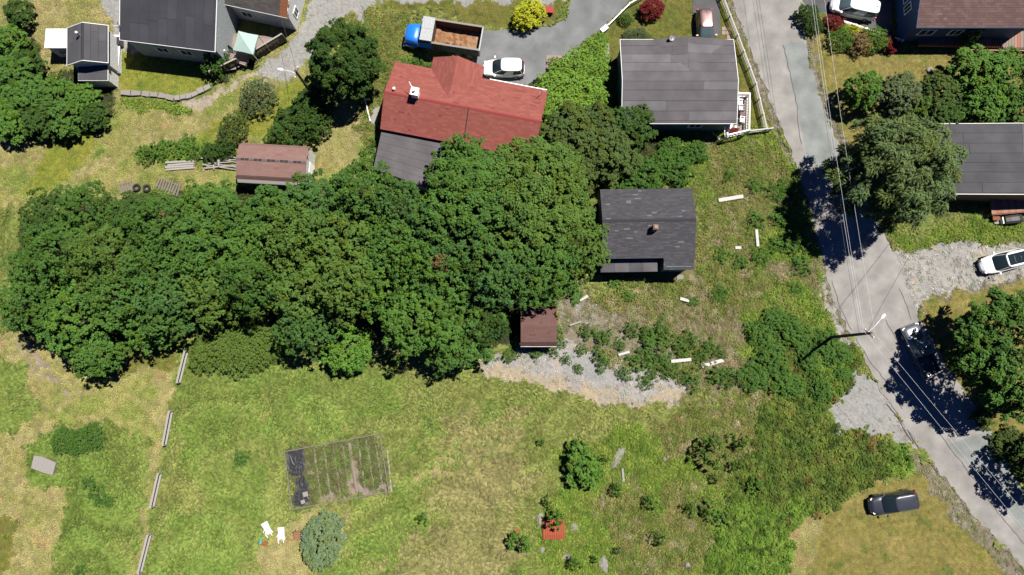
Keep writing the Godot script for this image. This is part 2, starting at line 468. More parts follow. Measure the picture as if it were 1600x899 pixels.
	fill("lawn_dry", poly([27.84, 15.74, 29.27, 14.82, 36.35, 10.93, 40.64, 9.87, 47.89, 18.18, 50.05, 22.40, 26.90, 22.40]))
	fill("hay", poly([27.33, 15.74, 30.76, 14.21, 30.24, 18.18, 27.84, 22.40, 26.78, 22.40]))
	fill("verge", poly([38.20, 7.04, 42.19, 9.55, 51.48, 20.29, 50.05, 22.40, 46.67, 17.57, 40.85, 10.49]))
	fill("verge", poly([29.29, -1.26, 32.64, -3.21, 34.55, -2.23, 33.19, -1.26]))
	fill("gravel_grey", poly([31.00, -42.76, 31.69, -42.76, 32.56, -32.58, 34.14, -26.20, 35.70, -22.71, 33.74, -23.75, 31.71, -31.86]))
	fill("gravel", poly([32.37, -10.46, 32.85, -7.15, 34.81, -2.23, 34.26, -1.78, 32.16, -6.49]))
	fill("gravel_grey", poly([34.95, -0.10, 36.67, 0.35, 41.04, 7.67, 38.52, 7.04, 38.26, 6.10, 32.54, 6.03, 32.01, 3.88]))
	fill("gravel", poly([-3.25, -0.48, 0.65, -2.23, 5.22, -3.34, 10.43, -2.23, 15.57, 0.68, 18.65, 1.70, 16.80, 3.11, 12.92, 3.37, 6.47, 2.09, -1.95, 0.55]))
	fill("sand", poly([-3.12, -0.48, 0.00, -0.48, 6.48, 1.32, 12.93, 2.73, 18.13, 1.70, 16.79, 3.37, 10.33, 3.37, 3.24, 1.70, -2.27, 0.68]))
	fill("gravel_grey", poly([4.24, -2.04, 8.47, -1.78, 12.33, 0.68, 10.36, 1.96, 5.20, 0.03]))
	fill("scrub", poly([5.23, -3.86, 17.02, -4.84, 20.17, -1.26, 18.79, 1.45, 12.35, -0.29, 6.52, -2.56]))
	fill("verge", poly([4.48, -8.34, 8.21, -7.28, 12.12, -5.30, 16.31, -2.88, 16.92, -1.26, 13.00, -0.48, 8.47, -2.23, 5.22, -2.88, 4.58, -5.17]))
	fill("scrub_dry", poly([15.79, -7.81, 21.03, -7.15, 23.53, -3.86, 19.52, -1.26, 16.34, -3.86]))
	# across the road
	fill("lawn_dry", poly([31.41, -38.36, 41.28, -36.18, 59.03, -34.73, 58.06, -24.10, 44.51, -23.41, 36.38, -22.71, 33.90, -26.90]))
	fill("verge", poly([31.06, -38.36, 32.30, -35.45, 34.54, -26.20, 35.74, -23.41, 33.74, -23.75, 31.61, -32.58]))
	fill("lawn", poly([40.64, -26.20, 58.70, -31.15, 58.09, -24.45, 44.46, -22.71]))
	fill("scrub_green", poly([39.83, -13.48, 45.33, -16.19, 57.55, -18.58, 57.02, -12.81, 50.48, -13.82, 45.12, -13.28, 42.39, -12.14]))
	fill("gravel", poly([38.73, -11.80, 42.42, -12.61, 46.48, -13.68, 50.40, -12.88, 57.11, -13.68, 56.78, -10.13, 50.10, -9.13, 42.72, -7.28, 41.44, -5.83]))
	fill("verge", poly([42.05, -7.15, 52.79, -9.80, 56.75, -9.80, 56.51, -7.15, 45.94, -6.49, 42.57, -5.17]))
	fill("lawn_dry", poly([43.05, -7.28, 56.76, -9.93, 54.81, 11.42, 51.09, 10.18, 47.63, 5.46, 41.92, -5.17]))
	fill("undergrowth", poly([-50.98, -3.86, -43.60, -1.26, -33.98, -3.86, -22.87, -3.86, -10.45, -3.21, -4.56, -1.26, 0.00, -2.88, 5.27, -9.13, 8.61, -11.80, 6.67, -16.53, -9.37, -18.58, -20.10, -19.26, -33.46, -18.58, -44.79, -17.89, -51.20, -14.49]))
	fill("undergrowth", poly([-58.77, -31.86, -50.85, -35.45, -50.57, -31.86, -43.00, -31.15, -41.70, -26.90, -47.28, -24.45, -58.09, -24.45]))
	# kitchen garden
	fill("soil", poly([-22.62, 8.05, -13.24, 6.35, -12.29, 11.92, -21.72, 13.59]))
	fill("bare", poly([-16.64, 8.93, -15.87, 8.80, -14.65, 11.73, -16.05, 11.92]))
	fill("bare", poly([-17.82, 12.35, -12.75, 11.24, -12.29, 11.80, -19.06, 13.16]))
	# one sheet, fine under the picture and coarse out to the horizon
	var xs := [-900.0, -400.0, -180.0, -100.0, GX0 - 0.6]
	for i in NX: xs.append(GX0 + i * STEP)
	xs.append_array([GX0 + NX * STEP + 0.6, 100.0, 180.0, 400.0, 900.0])
	var zs := [-900.0, -400.0, -180.0, -90.0, GZ0 - 0.6]
	for i in NZ: zs.append(GZ0 + i * STEP)
	zs.append_array([GZ0 + NZ * STEP + 0.6, 70.0, 160.0, 400.0, 900.0])
	var v := PackedVector3Array()
	var c := PackedColorArray()
	var ix := PackedInt32Array()
	v.resize(xs.size() * zs.size())
	c.resize(v.size())
	var w := xs.size()
	var rng := RandomNumberGenerator.new()
	rng.seed = 77
	for r in zs.size():
		for q in w:
			var x: float = xs[q]
			var z: float = zs[r]
			var id := zone_at(x, z)
			var col := colour_at(x, z, id)
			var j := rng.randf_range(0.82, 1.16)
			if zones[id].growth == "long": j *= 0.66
			elif zones[id].growth == "bramble": j *= 0.36      # ground colour made darker under the tall growth
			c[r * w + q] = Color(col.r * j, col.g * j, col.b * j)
			if x < GX0 or z < GZ0 or x > GX0 + NX * STEP or z > GZ0 + NZ * STEP: c[r * w + q] = base(128, 138, 70)     # plain grassland beyond the gardens
			v[r * w + q] = Vector3(x, -0.035 + 0.03 * n_fine.get_noise_2d(x * 1.3, z * 1.3), z)
			if r and q:
				ix.append_array([(r - 1) * w + q - 1, (r - 1) * w + q, r * w + q, (r - 1) * w + q - 1, r * w + q, r * w + q - 1])
	var ar := []
	ar.resize(Mesh.ARRAY_MAX)
	ar[Mesh.ARRAY_VERTEX] = v
	ar[Mesh.ARRAY_COLOR] = c
	ar[Mesh.ARRAY_INDEX] = ix
	var am := ArrayMesh.new()
	am.add_surface_from_arrays(Mesh.PRIMITIVE_TRIANGLES, ar)
	var st := SurfaceTool.new()
	st.create_from(am, 0)
	st.generate_normals()
	tag(part("ground", st.commit(), M.ground, self), "grassy ground with dry straw, scrub and gravel patches", "ground", "", "structure")

# ---------------------------------------------------------------- roads and drives: sheets with ragged edges
func sheet(called: String, label: String, cat: String, p: PackedVector2Array, y: float, m: Material, ragged := 0.12) -> MeshInstance3D:
	var q := PackedVector2Array()
	for i in p.size():
		var a := p[i]
		var b := p[(i + 1) % p.size()]
		var n := maxi(1, int(a.distance_to(b) / 0.6))
		for k in n:
			var s := a.lerp(b, float(k) / n)
			q.append(s + Vector2(n_fine.get_noise_2d(s.x * 1.7, s.y * 1.7), n_fine.get_noise_2d(s.x * 1.7 + 50, s.y * 1.7)) * ragged * 2.0)
	var box := Rect2(p[0], Vector2.ZERO)
	for v in p: box = box.expand(v)
	road_polys.append([box, p])
	var st := tool()
	prism(st, q, y - 0.05, y)
	var o := done(called, st, m, self)
	tag(o, label, cat, "", "structure")
	return o

func build_roads():
	sheet("road", "pale worn asphalt village road running down the slope", "road", poly([20.60, -52.50, 24.16, -38.36, 27.52, -28.31, 30.03, -20.98, 32.11, -11.80, 32.98, -7.15, 34.96, -2.56, 38.70, 4.20, 41.74, 8.68, 45.79, 14.27, 50.32, 19.15, 53.75, 22.99, 57.67, 21.20, 50.96, 11.73, 47.91, 5.91, 44.33, -0.48, 41.92, -5.17, 40.80, -8.14, 39.49, -12.34, 36.81, -18.58, 33.58, -25.85, 31.74, -32.58, 30.61, -52.50]), 0.012, M.asphalt, 0.22)
	sheet("road_patch", "smooth grey-green asphalt patch beside the roadside wires", "road patch", poly([29.04, -34.73, 31.32, -35.16, 33.35, -26.62, 34.12, -23.27, 35.51, -19.26, 31.09, -22.02, 30.28, -27.61]), 0.017, M.asphalt_patch, 0.03)
	sheet("road_patch", "grey-green asphalt patch below the roadside maple", "road patch", poly([43.89, 7.30, 47.90, 6.03, 50.95, 11.80, 54.80, 16.96, 52.87, 18.78, 48.10, 12.42]), 0.017, M.asphalt_patch, 0.03)
	sheet("driveway", "broad grey asphalt yard behind the dump truck", "driveway", poly([-3.85, -36.32, 1.38, -36.47, 4.27, -36.76, 5.93, -37.77, 7.09, -42.76, 14.73, -42.76, 12.45, -39.52, 9.64, -36.47, 7.21, -34.59, 5.89, -33.15, 4.25, -33.15, 3.41, -31.29, 1.36, -30.01, -2.59, -30.30, -4.51, -32.15]), 0.012, M.asphalt_drive)
	sheet("driveway", "narrow dark asphalt drive under the brown hatchback", "driveway", poly([19.53, -42.76, 22.31, -42.76, 22.49, -35.89, 19.56, -34.73]), 0.012, M.asphalt_dark, 0.03)
	sheet("driveway", "dark asphalt drive under the white van", "driveway", poly([31.69, -42.76, 41.70, -42.76, 40.72, -36.03, 36.52, -37.19, 31.91, -38.79, 31.17, -40.55]), 0.012, M.asphalt_dark, 0.05)
	sheet("footpath", "strip of grey paving beside the red bungalow", "footpath", poly([-15.44, -26.20, -14.40, -28.10, -13.78, -27.75, -14.35, -25.64]), 0.012, M.concrete, 0.03)
	# cracks: shallow sealed seams that lie on the asphalt
	for s in [poly([29.10, -34.73, 29.76, -31.15, 30.23, -27.96, 30.21, -26.20, 30.50, -23.75]), poly([39.77, -8.47, 40.56, -6.49, 40.87, -5.17]),
		poly([38.25, -5.17, 39.17, -3.21, 39.87, -1.91]), poly([35.00, -3.34, 36.54, -0.74, 38.35, 1.58, 39.36, 3.88]), poly([37.85, 3.37, 38.81, 4.51, 40.06, 7.04]), poly([39.75, 5.91, 41.25, 8.43, 42.76, 10.49]), poly([42.82, 6.10, 43.98, 7.80, 45.49, 9.87, 47.08, 12.35, 48.56, 14.51, 50.51, 16.96]),
		poly([32.96, -9.13, 33.60, -6.49, 34.66, -4.19])]:
		var st := tool()
		var pts := []
		for i in s.size() - 1:
			var n := maxi(1, int(s[i].distance_to(s[i + 1]) / 0.5))
			for k in n + (1 if i == s.size() - 2 else 0):
				var q: Vector2 = s[i].lerp(s[i + 1], float(k) / n)
				pts.append(q + Vector2(n_fine.get_noise_2d(q.x * 3, q.y * 3), n_fine.get_noise_2d(q.x * 3, q.y * 3 + 40)) * 0.16)
		for i in pts.size() - 1:
			var d: Vector2 = (pts[i + 1] - pts[i]).normalized().orthogonal() * (0.03 + 0.03 * absf(n_edge.get_noise_2d(pts[i].x * 4, pts[i].y * 4)))
			var a: Vector2 = pts[i] + d
			var b: Vector2 = pts[i + 1] + d
			var c2: Vector2 = pts[i + 1] - d
			var e: Vector2 = pts[i] - d
			quad(st, Vector3(a.x, 0.022, a.y), Vector3(b.x, 0.022, b.y), Vector3(c2.x, 0.022, c2.y), Vector3(e.x, 0.022, e.y))
		tag(done("road_crack", st, M.crack, self), "thin dark tar-sealed crack along the asphalt road", "road crack", "cracks in the road", "structure")

# ---------------------------------------------------------------- roofs
# fr: origin on the ridge, x along it, z down the slope, y out of the roof
func clad(parent: Node, fr: Transform3D, lx: float, s: float, style: String, mats: Array, sd := 1, course := 0.9):
	var rng := RandomNumberGenerator.new()
	rng.seed = sd
	var slab := func(st, x0, x1, z0, z1, hu, hl, thick):   # upper edge at height hu, lower edge at hl
		var p := []
		for q in [[x0, z0, hu - thick], [x1, z0, hu - thick], [x1, z1, hl - thick], [x0, z1, hl - thick], [x0, z0, hu], [x1, z0, hu], [x1, z1, hl], [x0, z1, hl]]: p.append(fr * Vector3(q[0], q[2], q[1]))
		hexa(st, p)
	if style == "rolls_along":
		var z := 0.0
		while z < s - 0.05:
			var z1 := minf(s, z + course * rng.randf_range(0.93, 1.07))
			var x := 0.0
			while x < lx - 0.1:
				var x1 := minf(lx, x + (lx if rng.randf() < 0.4 else rng.randf_range(0.35, 0.8) * lx))
				if lx - x1 < 0.8: x1 = lx
				var st := tool()
				slab.call(st, x + 0.01, x1 - 0.01, maxf(0, z), z1 - 0.035, 0.02, 0.022 + rng.randf() * 0.01, 0.012)
				done("roofing_strip", st, mats[rng.randi() % mats.size()], parent)
				x = x1
			z = z1
	elif style == "rolls_down":
		var x := 0.0
		while x < lx - 0.05:
			var x1 := minf(lx, x + course * rng.randf_range(0.93, 1.07))
			var z := 0.0
			while z < s - 0.1:
				var z1 := minf(s, z + (s if rng.randf() < 0.35 else rng.randf_range(0.3, 0.7) * s))
				if s - z1 < 0.8: z1 = s
				var st := tool()
				var lift := 0.012 + 0.012 * rng.randf()
				slab.call(st, x + 0.035, x1, maxf(0, z + 0.02), z1, lift, lift + 0.01, 0.006)
				done("roofing_strip", st, mats[rng.randi() % mats.size()], parent)
				z = z1
			x = x1
	else:
		# shingles: every tab a little slab of its own, joined because there are hundreds of them
		var st := tool()
		var z := 0.0
		var tones: Array = mats
		while z < s - 0.02:
			var z1 := minf(s, z + course)
			var x := -rng.randf() * 0.5
			while x < lx:
				var x1 := x + rng.randf_range(0.25, 0.7)
				var c: Color = tones[0].lerp(tones[1], pow(rng.randf(), 1.8))
				if rng.randf() < 0.018: c = tones[2]
				st.set_color(c)
				slab.call(st, maxf(x, 0) + 0.004, minf(x1, lx), maxf(0, z - 0.03), z1, 0.006, 0.022 + rng.randf() * 0.008, 0.006)
				x = x1
			z = z1
		done("shingles", st, M.shingle, parent).set_meta("kind", "stuff")

func window(parent: Node, c: Vector3, w: float, h: float, facing: float, frame_mat: Material):
	var r := Basis(Vector3.UP, facing)       # its outside looks along local +z
	var f := part("window", frame_shape(w, h), frame_mat, parent, Transform3D(r, c))
	part("pane", unit_box, M.pane, f, Transform3D(Basis.from_scale(Vector3(w - 0.1, h - 0.1, 0.03)), Vector3(0, 0, 0.01)))

func frame_shape(w: float, h: float) -> Mesh:
	var st := tool()
	for s in [-1, 1]:
		bx(st, Vector3(s * (w / 2 - 0.04), 0, 0.03), Vector3(0.08, h, 0.07))
		bx(st, Vector3(0, s * (h / 2 - 0.04), 0.03), Vector3(w - 0.16, 0.08, 0.07))
	bx(st, Vector3(0, 0, 0.03), Vector3(0.05, h - 0.16, 0.06))
	return finish(st)

# a house with a pitched roof. a, b, c: eave corners, a to b along the ridge, a to c across it
func house(called: String, label: String, cat: String, a: Vector3, b: Vector3, c: Vector3, eave: float, rise: float, o: Dictionary) -> Dictionary:
	var x := b - a; x.y = 0
	var z := c - a; z.y = 0
	var l := x.length()
	var w := z.length()
	var at := a + x / 2 + z / 2
	at.y = 0
	var t := thing(called, label, cat, at, yaw_of(x))
	var rz: float = (o.get("ridge", 0.5) - 0.5) * w
	var ov: float = o.get("overhang", 0.35)
	var wl: float = l / 2 - ov * o.get("gable_overhang", 0.5)
	var wz := w / 2 - ov
	var under := 0.12
	# walls with gables
	var st := tool()
	var zs := [-wz, rz, wz]
	var hs := [eave + rise * (1 - (absf(-wz - rz) / (w / 2 + rz))) - under, eave + rise - under, eave + rise * (1 - (wz - rz) / (w / 2 - rz)) - under]
	for i in 2:
		var p := []
		for y in [0, 1]:
			for q in [[-wl, i], [wl, i], [wl, i + 1], [-wl, i + 1]]: p.append(Vector3(q[0], -0.1 if y == 0 else hs[q[1]], zs[q[1]]))
		hexa(st, p)
	done("wall", st, o.wall, t)
	if o.has("foundation"):
		st = tool()
		bx(st, Vector3(0, 0.2, 0), Vector3(wl * 2 + 0.06, 0.6, wz * 2 + 0.06))
		done("foundation", st, M.concrete, t)
	# two slopes, each a deck with its covering on it
	var frames := []
	for side in [1, -1]:
		var half: float = w / 2 - rz * side
		var down := Vector3(0, -rise, half * side)
		var s := down.length()
		down = down.normalized()
		var along := Vector3(side, 0, 0)
		var fr := Transform3D(Basis(along, down.cross(along), down), Vector3(-l / 2 * side, eave + rise, rz))
		st = tool()
		var p := []
		for y in [-0.12, 0.0]:
			for q in [[0, 0], [l, 0], [l, s], [0, s]]: p.append(fr * Vector3(q[0], y, q[1]))
		hexa(st, p)
		var sl := done("roof", st, o.get("deck", M.seam), t)
		clad(sl, fr, l, s, o.style, o.mats, o.get("seed", 1) + side, o.get("course", 0.9))
		st = tool()
		var tr: Material = o.get("trim", M.white)
		bx(st, Vector3(l / 2, -0.05, s + 0.02), Vector3(l + 0.1, 0.15, 0.04))
		var fa := done("fascia", st, tr, sl)
		fa.transform = fr
		for e in [-0.024, l + 0.024]:
			st = tool()
			bx(st, Vector3(e, -0.05, s / 2), Vector3(0.044, 0.16, s - 0.01))
			fa = done("fascia", st, tr, sl)
			fa.transform = fr
		frames.append([fr, l, s])
	# ridge cap
	st = tool()
	var r := Vector3(0, eave + rise, rz)
	var d := 0.16
	var k1: float = rise / (w / 2 - rz) * d
	var k2: float = rise / (w / 2 + rz) * d
	var pr := []
	for sx in [-l / 2, l / 2]: pr.append([r + Vector3(sx, 0.036, 0), r + Vector3(sx, 0.034 - k1, d), r + Vector3(sx, 0.034 - k2, -d)])
	quad(st, pr[0][0], pr[1][0], pr[1][1], pr[0][1])
	quad(st, pr[1][0], pr[0][0], pr[0][2], pr[1][2])
	done("ridge_cap", st, o.get("cap", o.get("cap_mat", M.seam)), t)
	return {"node": t, "l": l, "w": w, "wl": wl, "wz": wz, "frames": frames, "hs": hs}

func dish(parent: Node, at: Vector3, turn: float):
	var st := tool()
	var ax := Basis(Vector3.UP, turn) * Basis(Vector3.RIGHT, 0.9)
	lathe(st, Vector3(0, 0.5, 0), [[0.0, 0.0], [0.2, 0.03], [0.36, 0.12], [0.36, 0.14], [0.2, 0.05], [0.0, 0.02]], 14, 1.0, ax)
	tube(st, [Vector3(0, -0.1, 0), Vector3(0, 0.5, 0)], [0.03, 0.03], 6)
	tube(st, [Vector3(0, 0.5, 0), Vector3(0, 0.5, 0) + ax * Vector3(0, 0.45, 0.2)], [0.02, 0.02], 5)
	part("satellite_dish", finish(st), M.metal, parent, Transform3D(Basis(), at))

func vent_pipe(parent: Node, at: Vector3, r: float, h: float, m: Material, called := "vent_pipe"):
	var st := tool()
	lathe(st, Vector3.ZERO, [[r, -0.3], [r, h], [r * 1.6, h + 0.02], [r * 1.6, h + 0.12], [0.0, h + 0.2]], 12)
	part(called, finish(st), m, parent, Transform3D(Basis(), at))

func shade(r, g, b) -> Color: return base(r, g, b, 0.98)

# boards laid side by side over a four-cornered deck: a to b is the way the boards run, a to c across
func decking(t: Node, a: Vector3, b: Vector3, c: Vector3, y: float, pitch: float, mats: Array, sd := 4, d = null):
	var rng := RandomNumberGenerator.new()
	rng.seed = sd
	var w := a.distance_to(c)
	var n := int(w / pitch)
	for i in n:
		var f := (i + 0.5) / n
		var e: Vector3 = a.lerp(c, f)
		var g: Vector3 = b + (c - a) * f if d == null else b.lerp(d, f)
		beam("plank", e + Vector3(0, y, 0), g + Vector3(0, y, 0), pitch * 0.93, 0.04, mats[rng.randi() % mats.size()], t)

func flat(v: Vector3) -> Vector3: return Vector3(v.x, 0, v.z)

func build_houses():
	# A: dark roll-roofed house at the top
	var h := house("house", "pale grey house with dark roofing laid in lengthwise strips", "house", Vector3(-39.73, 4.20, -43.34), Vector3(-30.06, 4.20, -42.08), Vector3(-38.30, 4.20, -33.25), 4.2, 1.7, {"wall": M.grey_wall, "style": "rolls_down", "mats": [M.roll_dark, M.roll_darker], "course": 0.95, "seed": 3})
	var t: Node3D = h.node
	dish(t, Vector3(-h.l / 2 + 0.1, 4.4, h.w / 2 - 1.2), -1.2)
	window(t, Vector3(1.0, 2.2, h.wz + 0.02), 1.3, 1.1, 0, M.white)
	window(t, Vector3(-1.5, 2.2, h.wz + 0.02), 1.3, 1.1, 0, M.white)
	vent_pipe(t, Vector3(h.l / 2 + 0.05, 1.8, h.w / 2 - 1.0), 0.06, 0.5, M.white, "meter_pipe")
	# B: white house beside it
	h = house("house", "white house with grey weathered shingles and a rust-stained gable edge", "house", Vector3(-30.15, 3.60, -42.87), Vector3(-22.07, 3.60, -41.04), Vector3(-30.95, 3.60, -37.69), 3.6, 1.5, {"wall": M.white_wall, "style": "shingle", "mats": [shade(104, 100, 98), shade(128, 120, 116), shade(86, 82, 82)], "course": 0.22, "seed": 8, "overhang": 0.4})
	t = h.node
	window(t, Vector3(h.wl + 0.02, 1.5, 0.9), 0.9, 1.3, PI / 2, M.white)
	window(t, Vector3(-1, 1.5, h.wz + 0.02), 1.2, 1.1, 0, M.white)
	var fr: Array = h.frames[0]
	for k in 9:
		var st := tool()
		var z0: float = fr[2] * k / 9.0
		bx(st, Vector3(fr[1] - 0.42 + 0.06 * (k % 3), 0.034, z0 + fr[2] / 18.0), Vector3(0.72 + 0.12 * (k % 3), 0.012, fr[2] / 9.0 - 0.02))
		var q := done("rusty_flashing", st, M.rust, t)
		q.transform = fr[0]
	# C: small cottage on the upper field
	h = house("cottage", "small white cottage with a plain grey two-sided roof", "cottage", Vector3(-41.58, 3.20, -34.98), Vector3(-41.31, 3.20, -30.99), Vector3(-45.74, 3.20, -35.26), 3.2, 0.9, {"wall": M.white_wall, "style": "rolls_along", "mats": [M.roll_slate, M.roll_slate_pale], "course": 0.7, "seed": 15})
	t = h.node
	vent_pipe(t, Vector3(-h.l / 2 + 1.3, 4.0, 0.3), 0.1, 0.6, M.metal, "chimney_pipe")
	var cot := thing("porch", "white flat-topped annexe against the small cottage", "annexe", flat(Vector3(-47.23, 2.40, -34.27)), yaw_of(Vector3(-47.83, 0.00, -35.45) - Vector3(-50.03, 0.00, -35.45)))
	var st2 := tool()
	bx(st2, Vector3(0, 1.12, 0), Vector3(2.2, 2.36, 1.9))
	done("wall", st2, M.white_wall, cot)
	board("roof", Vector3(2.5, 0.12, 2.1), Vector3(0, 2.36, 0), M.white, cot)
	window(cot, Vector3(0, 1.3, 0.97), 0.8, 0.9, 0, M.white)
	cot = thing("lean_to", "low grey-roofed lean-to below the small cottage", "lean-to", flat(Vector3(-43.37, 2.20, -30.61)), 0.0)
	board("wall", Vector3(2.8, 2.1, 1.3), Vector3(0, 1.0, 0), M.white_wall, cot)
	board("roof", Vector3(3.1, 0.1, 1.6), Vector3(0, 2.16, 0), M.white, cot, Vector3(0.12, 0, 0))
	for k in 2: board("roofing_strip", Vector3(3.04, 0.02, 0.76), Vector3(0, 2.236 + 0.094 * (0.5 - k) + 0.002 * k, (k - 0.5) * 0.77), M.roll_slate, cot, Vector3(0.12, 0, 0))
	cot = thing("deck", "narrow white deck with pink mats along the small cottage", "deck", flat(Vector3(-42.34, 0.60, -33.44)), 0.0)
	for k in 9: board("plank", Vector3(0.13, 0.05, 4.2), Vector3(-0.6 + k * 0.145, 0.6, 0), M.white, cot)
	for q in [[-0.55, -2.0], [0.55, -2.0], [-0.55, 2.0], [0.55, 2.0]]: board("post", Vector3(0.1, 0.58, 0.1), Vector3(q[0], 0.28, q[1]), M.white, cot)
	for k in 3: board("step", Vector3(0.62, 0.12, 0.36), Vector3(-0.2, 0.48 - 0.17 * k, 2.32 + 0.36 * k), M.deck_red_pale, cot)
	board("mat", Vector3(0.95, 0.015, 1.2), Vector3(0, 0.634, -0.8), M.rust, cot)
	# D: red bungalow
	var reds := [shade(200, 110, 97), shade(222, 128, 114), shade(182, 96, 86)]
	h = house("bungalow", "long bungalow with a brick-red shingled roof and a front gable", "bungalow", Vector3(-11.84, 3.20, -31.34), Vector3(3.64, 3.20, -28.27), Vector3(-13.32, 3.20, -24.30), 3.2, 1.7, {"wall": M.white_wall, "style": "shingle", "mats": reds, "course": 0.2, "seed": 21, "ridge": 0.545, "cap_mat": M.red_trim, "trim": M.red_trim})
	t = h.node
	var kk := tool()
	# front gable: its roof runs into the back slope
	var gx := -1.55
	var gl := 4.4
	for side in [1, -1]:
		var half := 2.65
		var apex := Vector3(gx, 4.62, -h.w / 2 - 1.25)
		var down := Vector3(half * side, -1.42, 0)
		var s := down.length()
		var along := Vector3(0, 0, -side)
		down = down.normalized()
		var f2 := Transform3D(Basis(along, down.cross(along), down), apex if side == -1 else apex + Vector3(0, 0, gl))
		var st := tool()
		var p := []
		for y in [-0.12, 0.0]:
			for q in [[0, 0], [gl, 0], [gl, s], [0, s]]: p.append(f2 * Vector3(q[0], y, q[1]))
		hexa(st, p)
		var sl := done("gable_roof", st, M.red_trim, t)
		clad(sl, f2, gl, s, "shingle", reds, 40 + side, 0.24)
	bx(kk, Vector3(gx, 1.6, -h.w / 2 + 0.1), Vector3(4.4, 3.2, 2.2))
	done("gable_wall", kk, M.white_wall, t)
	var ch := tool()
	bx(ch, Vector3(-4.75, 4.9, 0.1), Vector3(0.66, 1.9, 0.66))
	bx(ch, Vector3(-4.75, 5.9, 0.1), Vector3(0.8, 0.12, 0.8))
	tube(ch, [Vector3(-4.75, 5.9, 0.1), Vector3(-4.75, 6.4, 0.1)], [0.13, 0.13], 8)
	tube(ch, [Vector3(-4.9, 5.7, 0.0), Vector3(-5.4, 6.3, -0.6)], [0.05, 0.05], 6)
	done("chimney", ch, M.white, t)
	vent_pipe(t, Vector3(-7.0, 4.6, -0.1), 0.09, 0.45, M.white)
	var an := tool()
	tube(an, [Vector3(h.l / 2 - 0.5, 3.4, -h.w / 2 + 0.7), Vector3(h.l / 2 - 0.5, 5.0, -h.w / 2 + 0.7)], [0.025, 0.025], 5)
	tube(an, [Vector3(h.l / 2 - 1.0, 5.0, -h.w / 2 + 0.5), Vector3(h.l / 2 - 0.1, 5.0, -h.w / 2 + 0.9)], [0.02, 0.02], 5)
	tube(an, [Vector3(h.l / 2 - 0.7, 4.8, -h.w / 2 + 1.1), Vector3(h.l / 2 - 0.3, 4.8, -h.w / 2 + 0.3)], [0.02, 0.02], 5)
	done("antenna", an, M.metal, t)
	st2 = tool()
	bx(st2, Vector3(h.l / 4 + 0.9, 3.14, -h.w / 2 - 0.07), Vector3(h.l / 2 - 2.0, 0.14, 0.12))
	done("gutter", st2, M.white, t)
	st2 = tool()
	bx(st2, Vector3(h.l * 0.54, 0.04, 1.45), Vector3(0.09, 0.03, 2.9))
	var seam := done("roof_seam", st2, M.seam, t)
	seam.transform = h.frames[0][0]
	window(t, Vector3(5, 1.7, -h.wz - 0.02), 1.4, 1.1, PI, M.white)
	# grey flat extension below it
	var ex := thing("extension", "grey flat-roofed extension below the red bungalow roof", "extension", Vector3.ZERO)
	var cor := [Vector3(-13.21, 2.75, -24.46), Vector3(-6.88, 2.75, -23.12), Vector3(-8.52, 2.60, -18.30), Vector3(-14.05, 2.60, -20.29)]
	var mid := (flat(cor[0]) + flat(cor[2])) / 2
	ex.position = mid
	var rp := []
	var wp := []
	for y in [0.0, 1.0]:
		for k in 4:
			rp.append(cor[k] - mid + Vector3(0, -0.14 + 0.14 * y, 0))
			var q: Vector3 = (cor[k] - mid) * Vector3(0.95, 0, 0.94)
			q.y = -0.1 if y == 0 else cor[k].y - 0.14
			wp.append(q)
	st2 = tool(); hexa(st2, wp); done("wall", st2, M.white_wall, ex)
	st2 = tool(); hexa(st2, rp); var rf := done("roof", st2, M.seam, ex)
	for k in 6:
		var f0 := k / 6.0
		var f1 := (k + 1) / 6.0
		var p := []
		for y in [0.004, 0.016]:
			for q in [[cor[0].lerp(cor[3], f0), 0.0], [cor[1].lerp(cor[2], f0), 0.0], [cor[1].lerp(cor[2], f1 - 0.004), 0.005], [cor[0].lerp(cor[3], f1 - 0.004), 0.005]]: p.append(q[0] - mid + Vector3(0, y + q[1], 0))
		st2 = tool(); hexa(st2, p)
		done("roofing_strip", st2, M.roll_grey if k % 2 else M.membrane, rf)
	# E: grey bungalow by the road
	h = house("bungalow", "grey-roofed bungalow with strip roofing beside the white road fence", "bungalow", Vector3(11.21, 3.30, -33.69), Vector3(22.81, 3.30, -33.69), Vector3(10.98, 3.30, -24.80), 3.3, 0.95, {"wall": M.teal_wall, "style": "rolls_along", "mats": [M.roll_grey, M.roll_grey_pale], "course": 1.0, "seed": 33, "ridge": 0.53, "cap_mat": M.roll_grey})
	t = h.node
	for side in [1, -1]:
		# low cross gable over the door
		var apex := Vector3(0.9, 4.0, -h.w / 2 + 0.0)
		var half := 4.4 if side == 1 else 3.6
		var down := Vector3(half * side, -0.68, 0)
		var s := down.length()
		down = down.normalized()
		var along := Vector3(0, 0, -side)
		var gl2 := 3.6
		var f2 := Transform3D(Basis(along, down.cross(along), down), apex if side == -1 else apex + Vector3(0, 0, gl2))
		var st := tool()
		var p := []
		for y in [-0.1, 0.0]:
			for q in [[0, 0], [gl2, 0], [gl2, s], [0, s]]: p.append(f2 * Vector3(q[0], y, q[1]))
		hexa(st, p)
		var sl := done("gable_roof", st, M.roll_grey, t)
		clad(sl, f2, gl2, s, "rolls_down", [M.roll_grey, M.roll_grey_pale], 60 + side, 0.95)
	dish(t, Vector3(-0.7, 3.5, -h.w / 2 + 0.05), 0.6)
	window(t, Vector3(-3, 1.8, h.wz + 0.02), 1.4, 1.1, 0, M.white)
	window(t, Vector3(2, 1.8, h.wz + 0.02), 1.4, 1.1, 0, M.white)
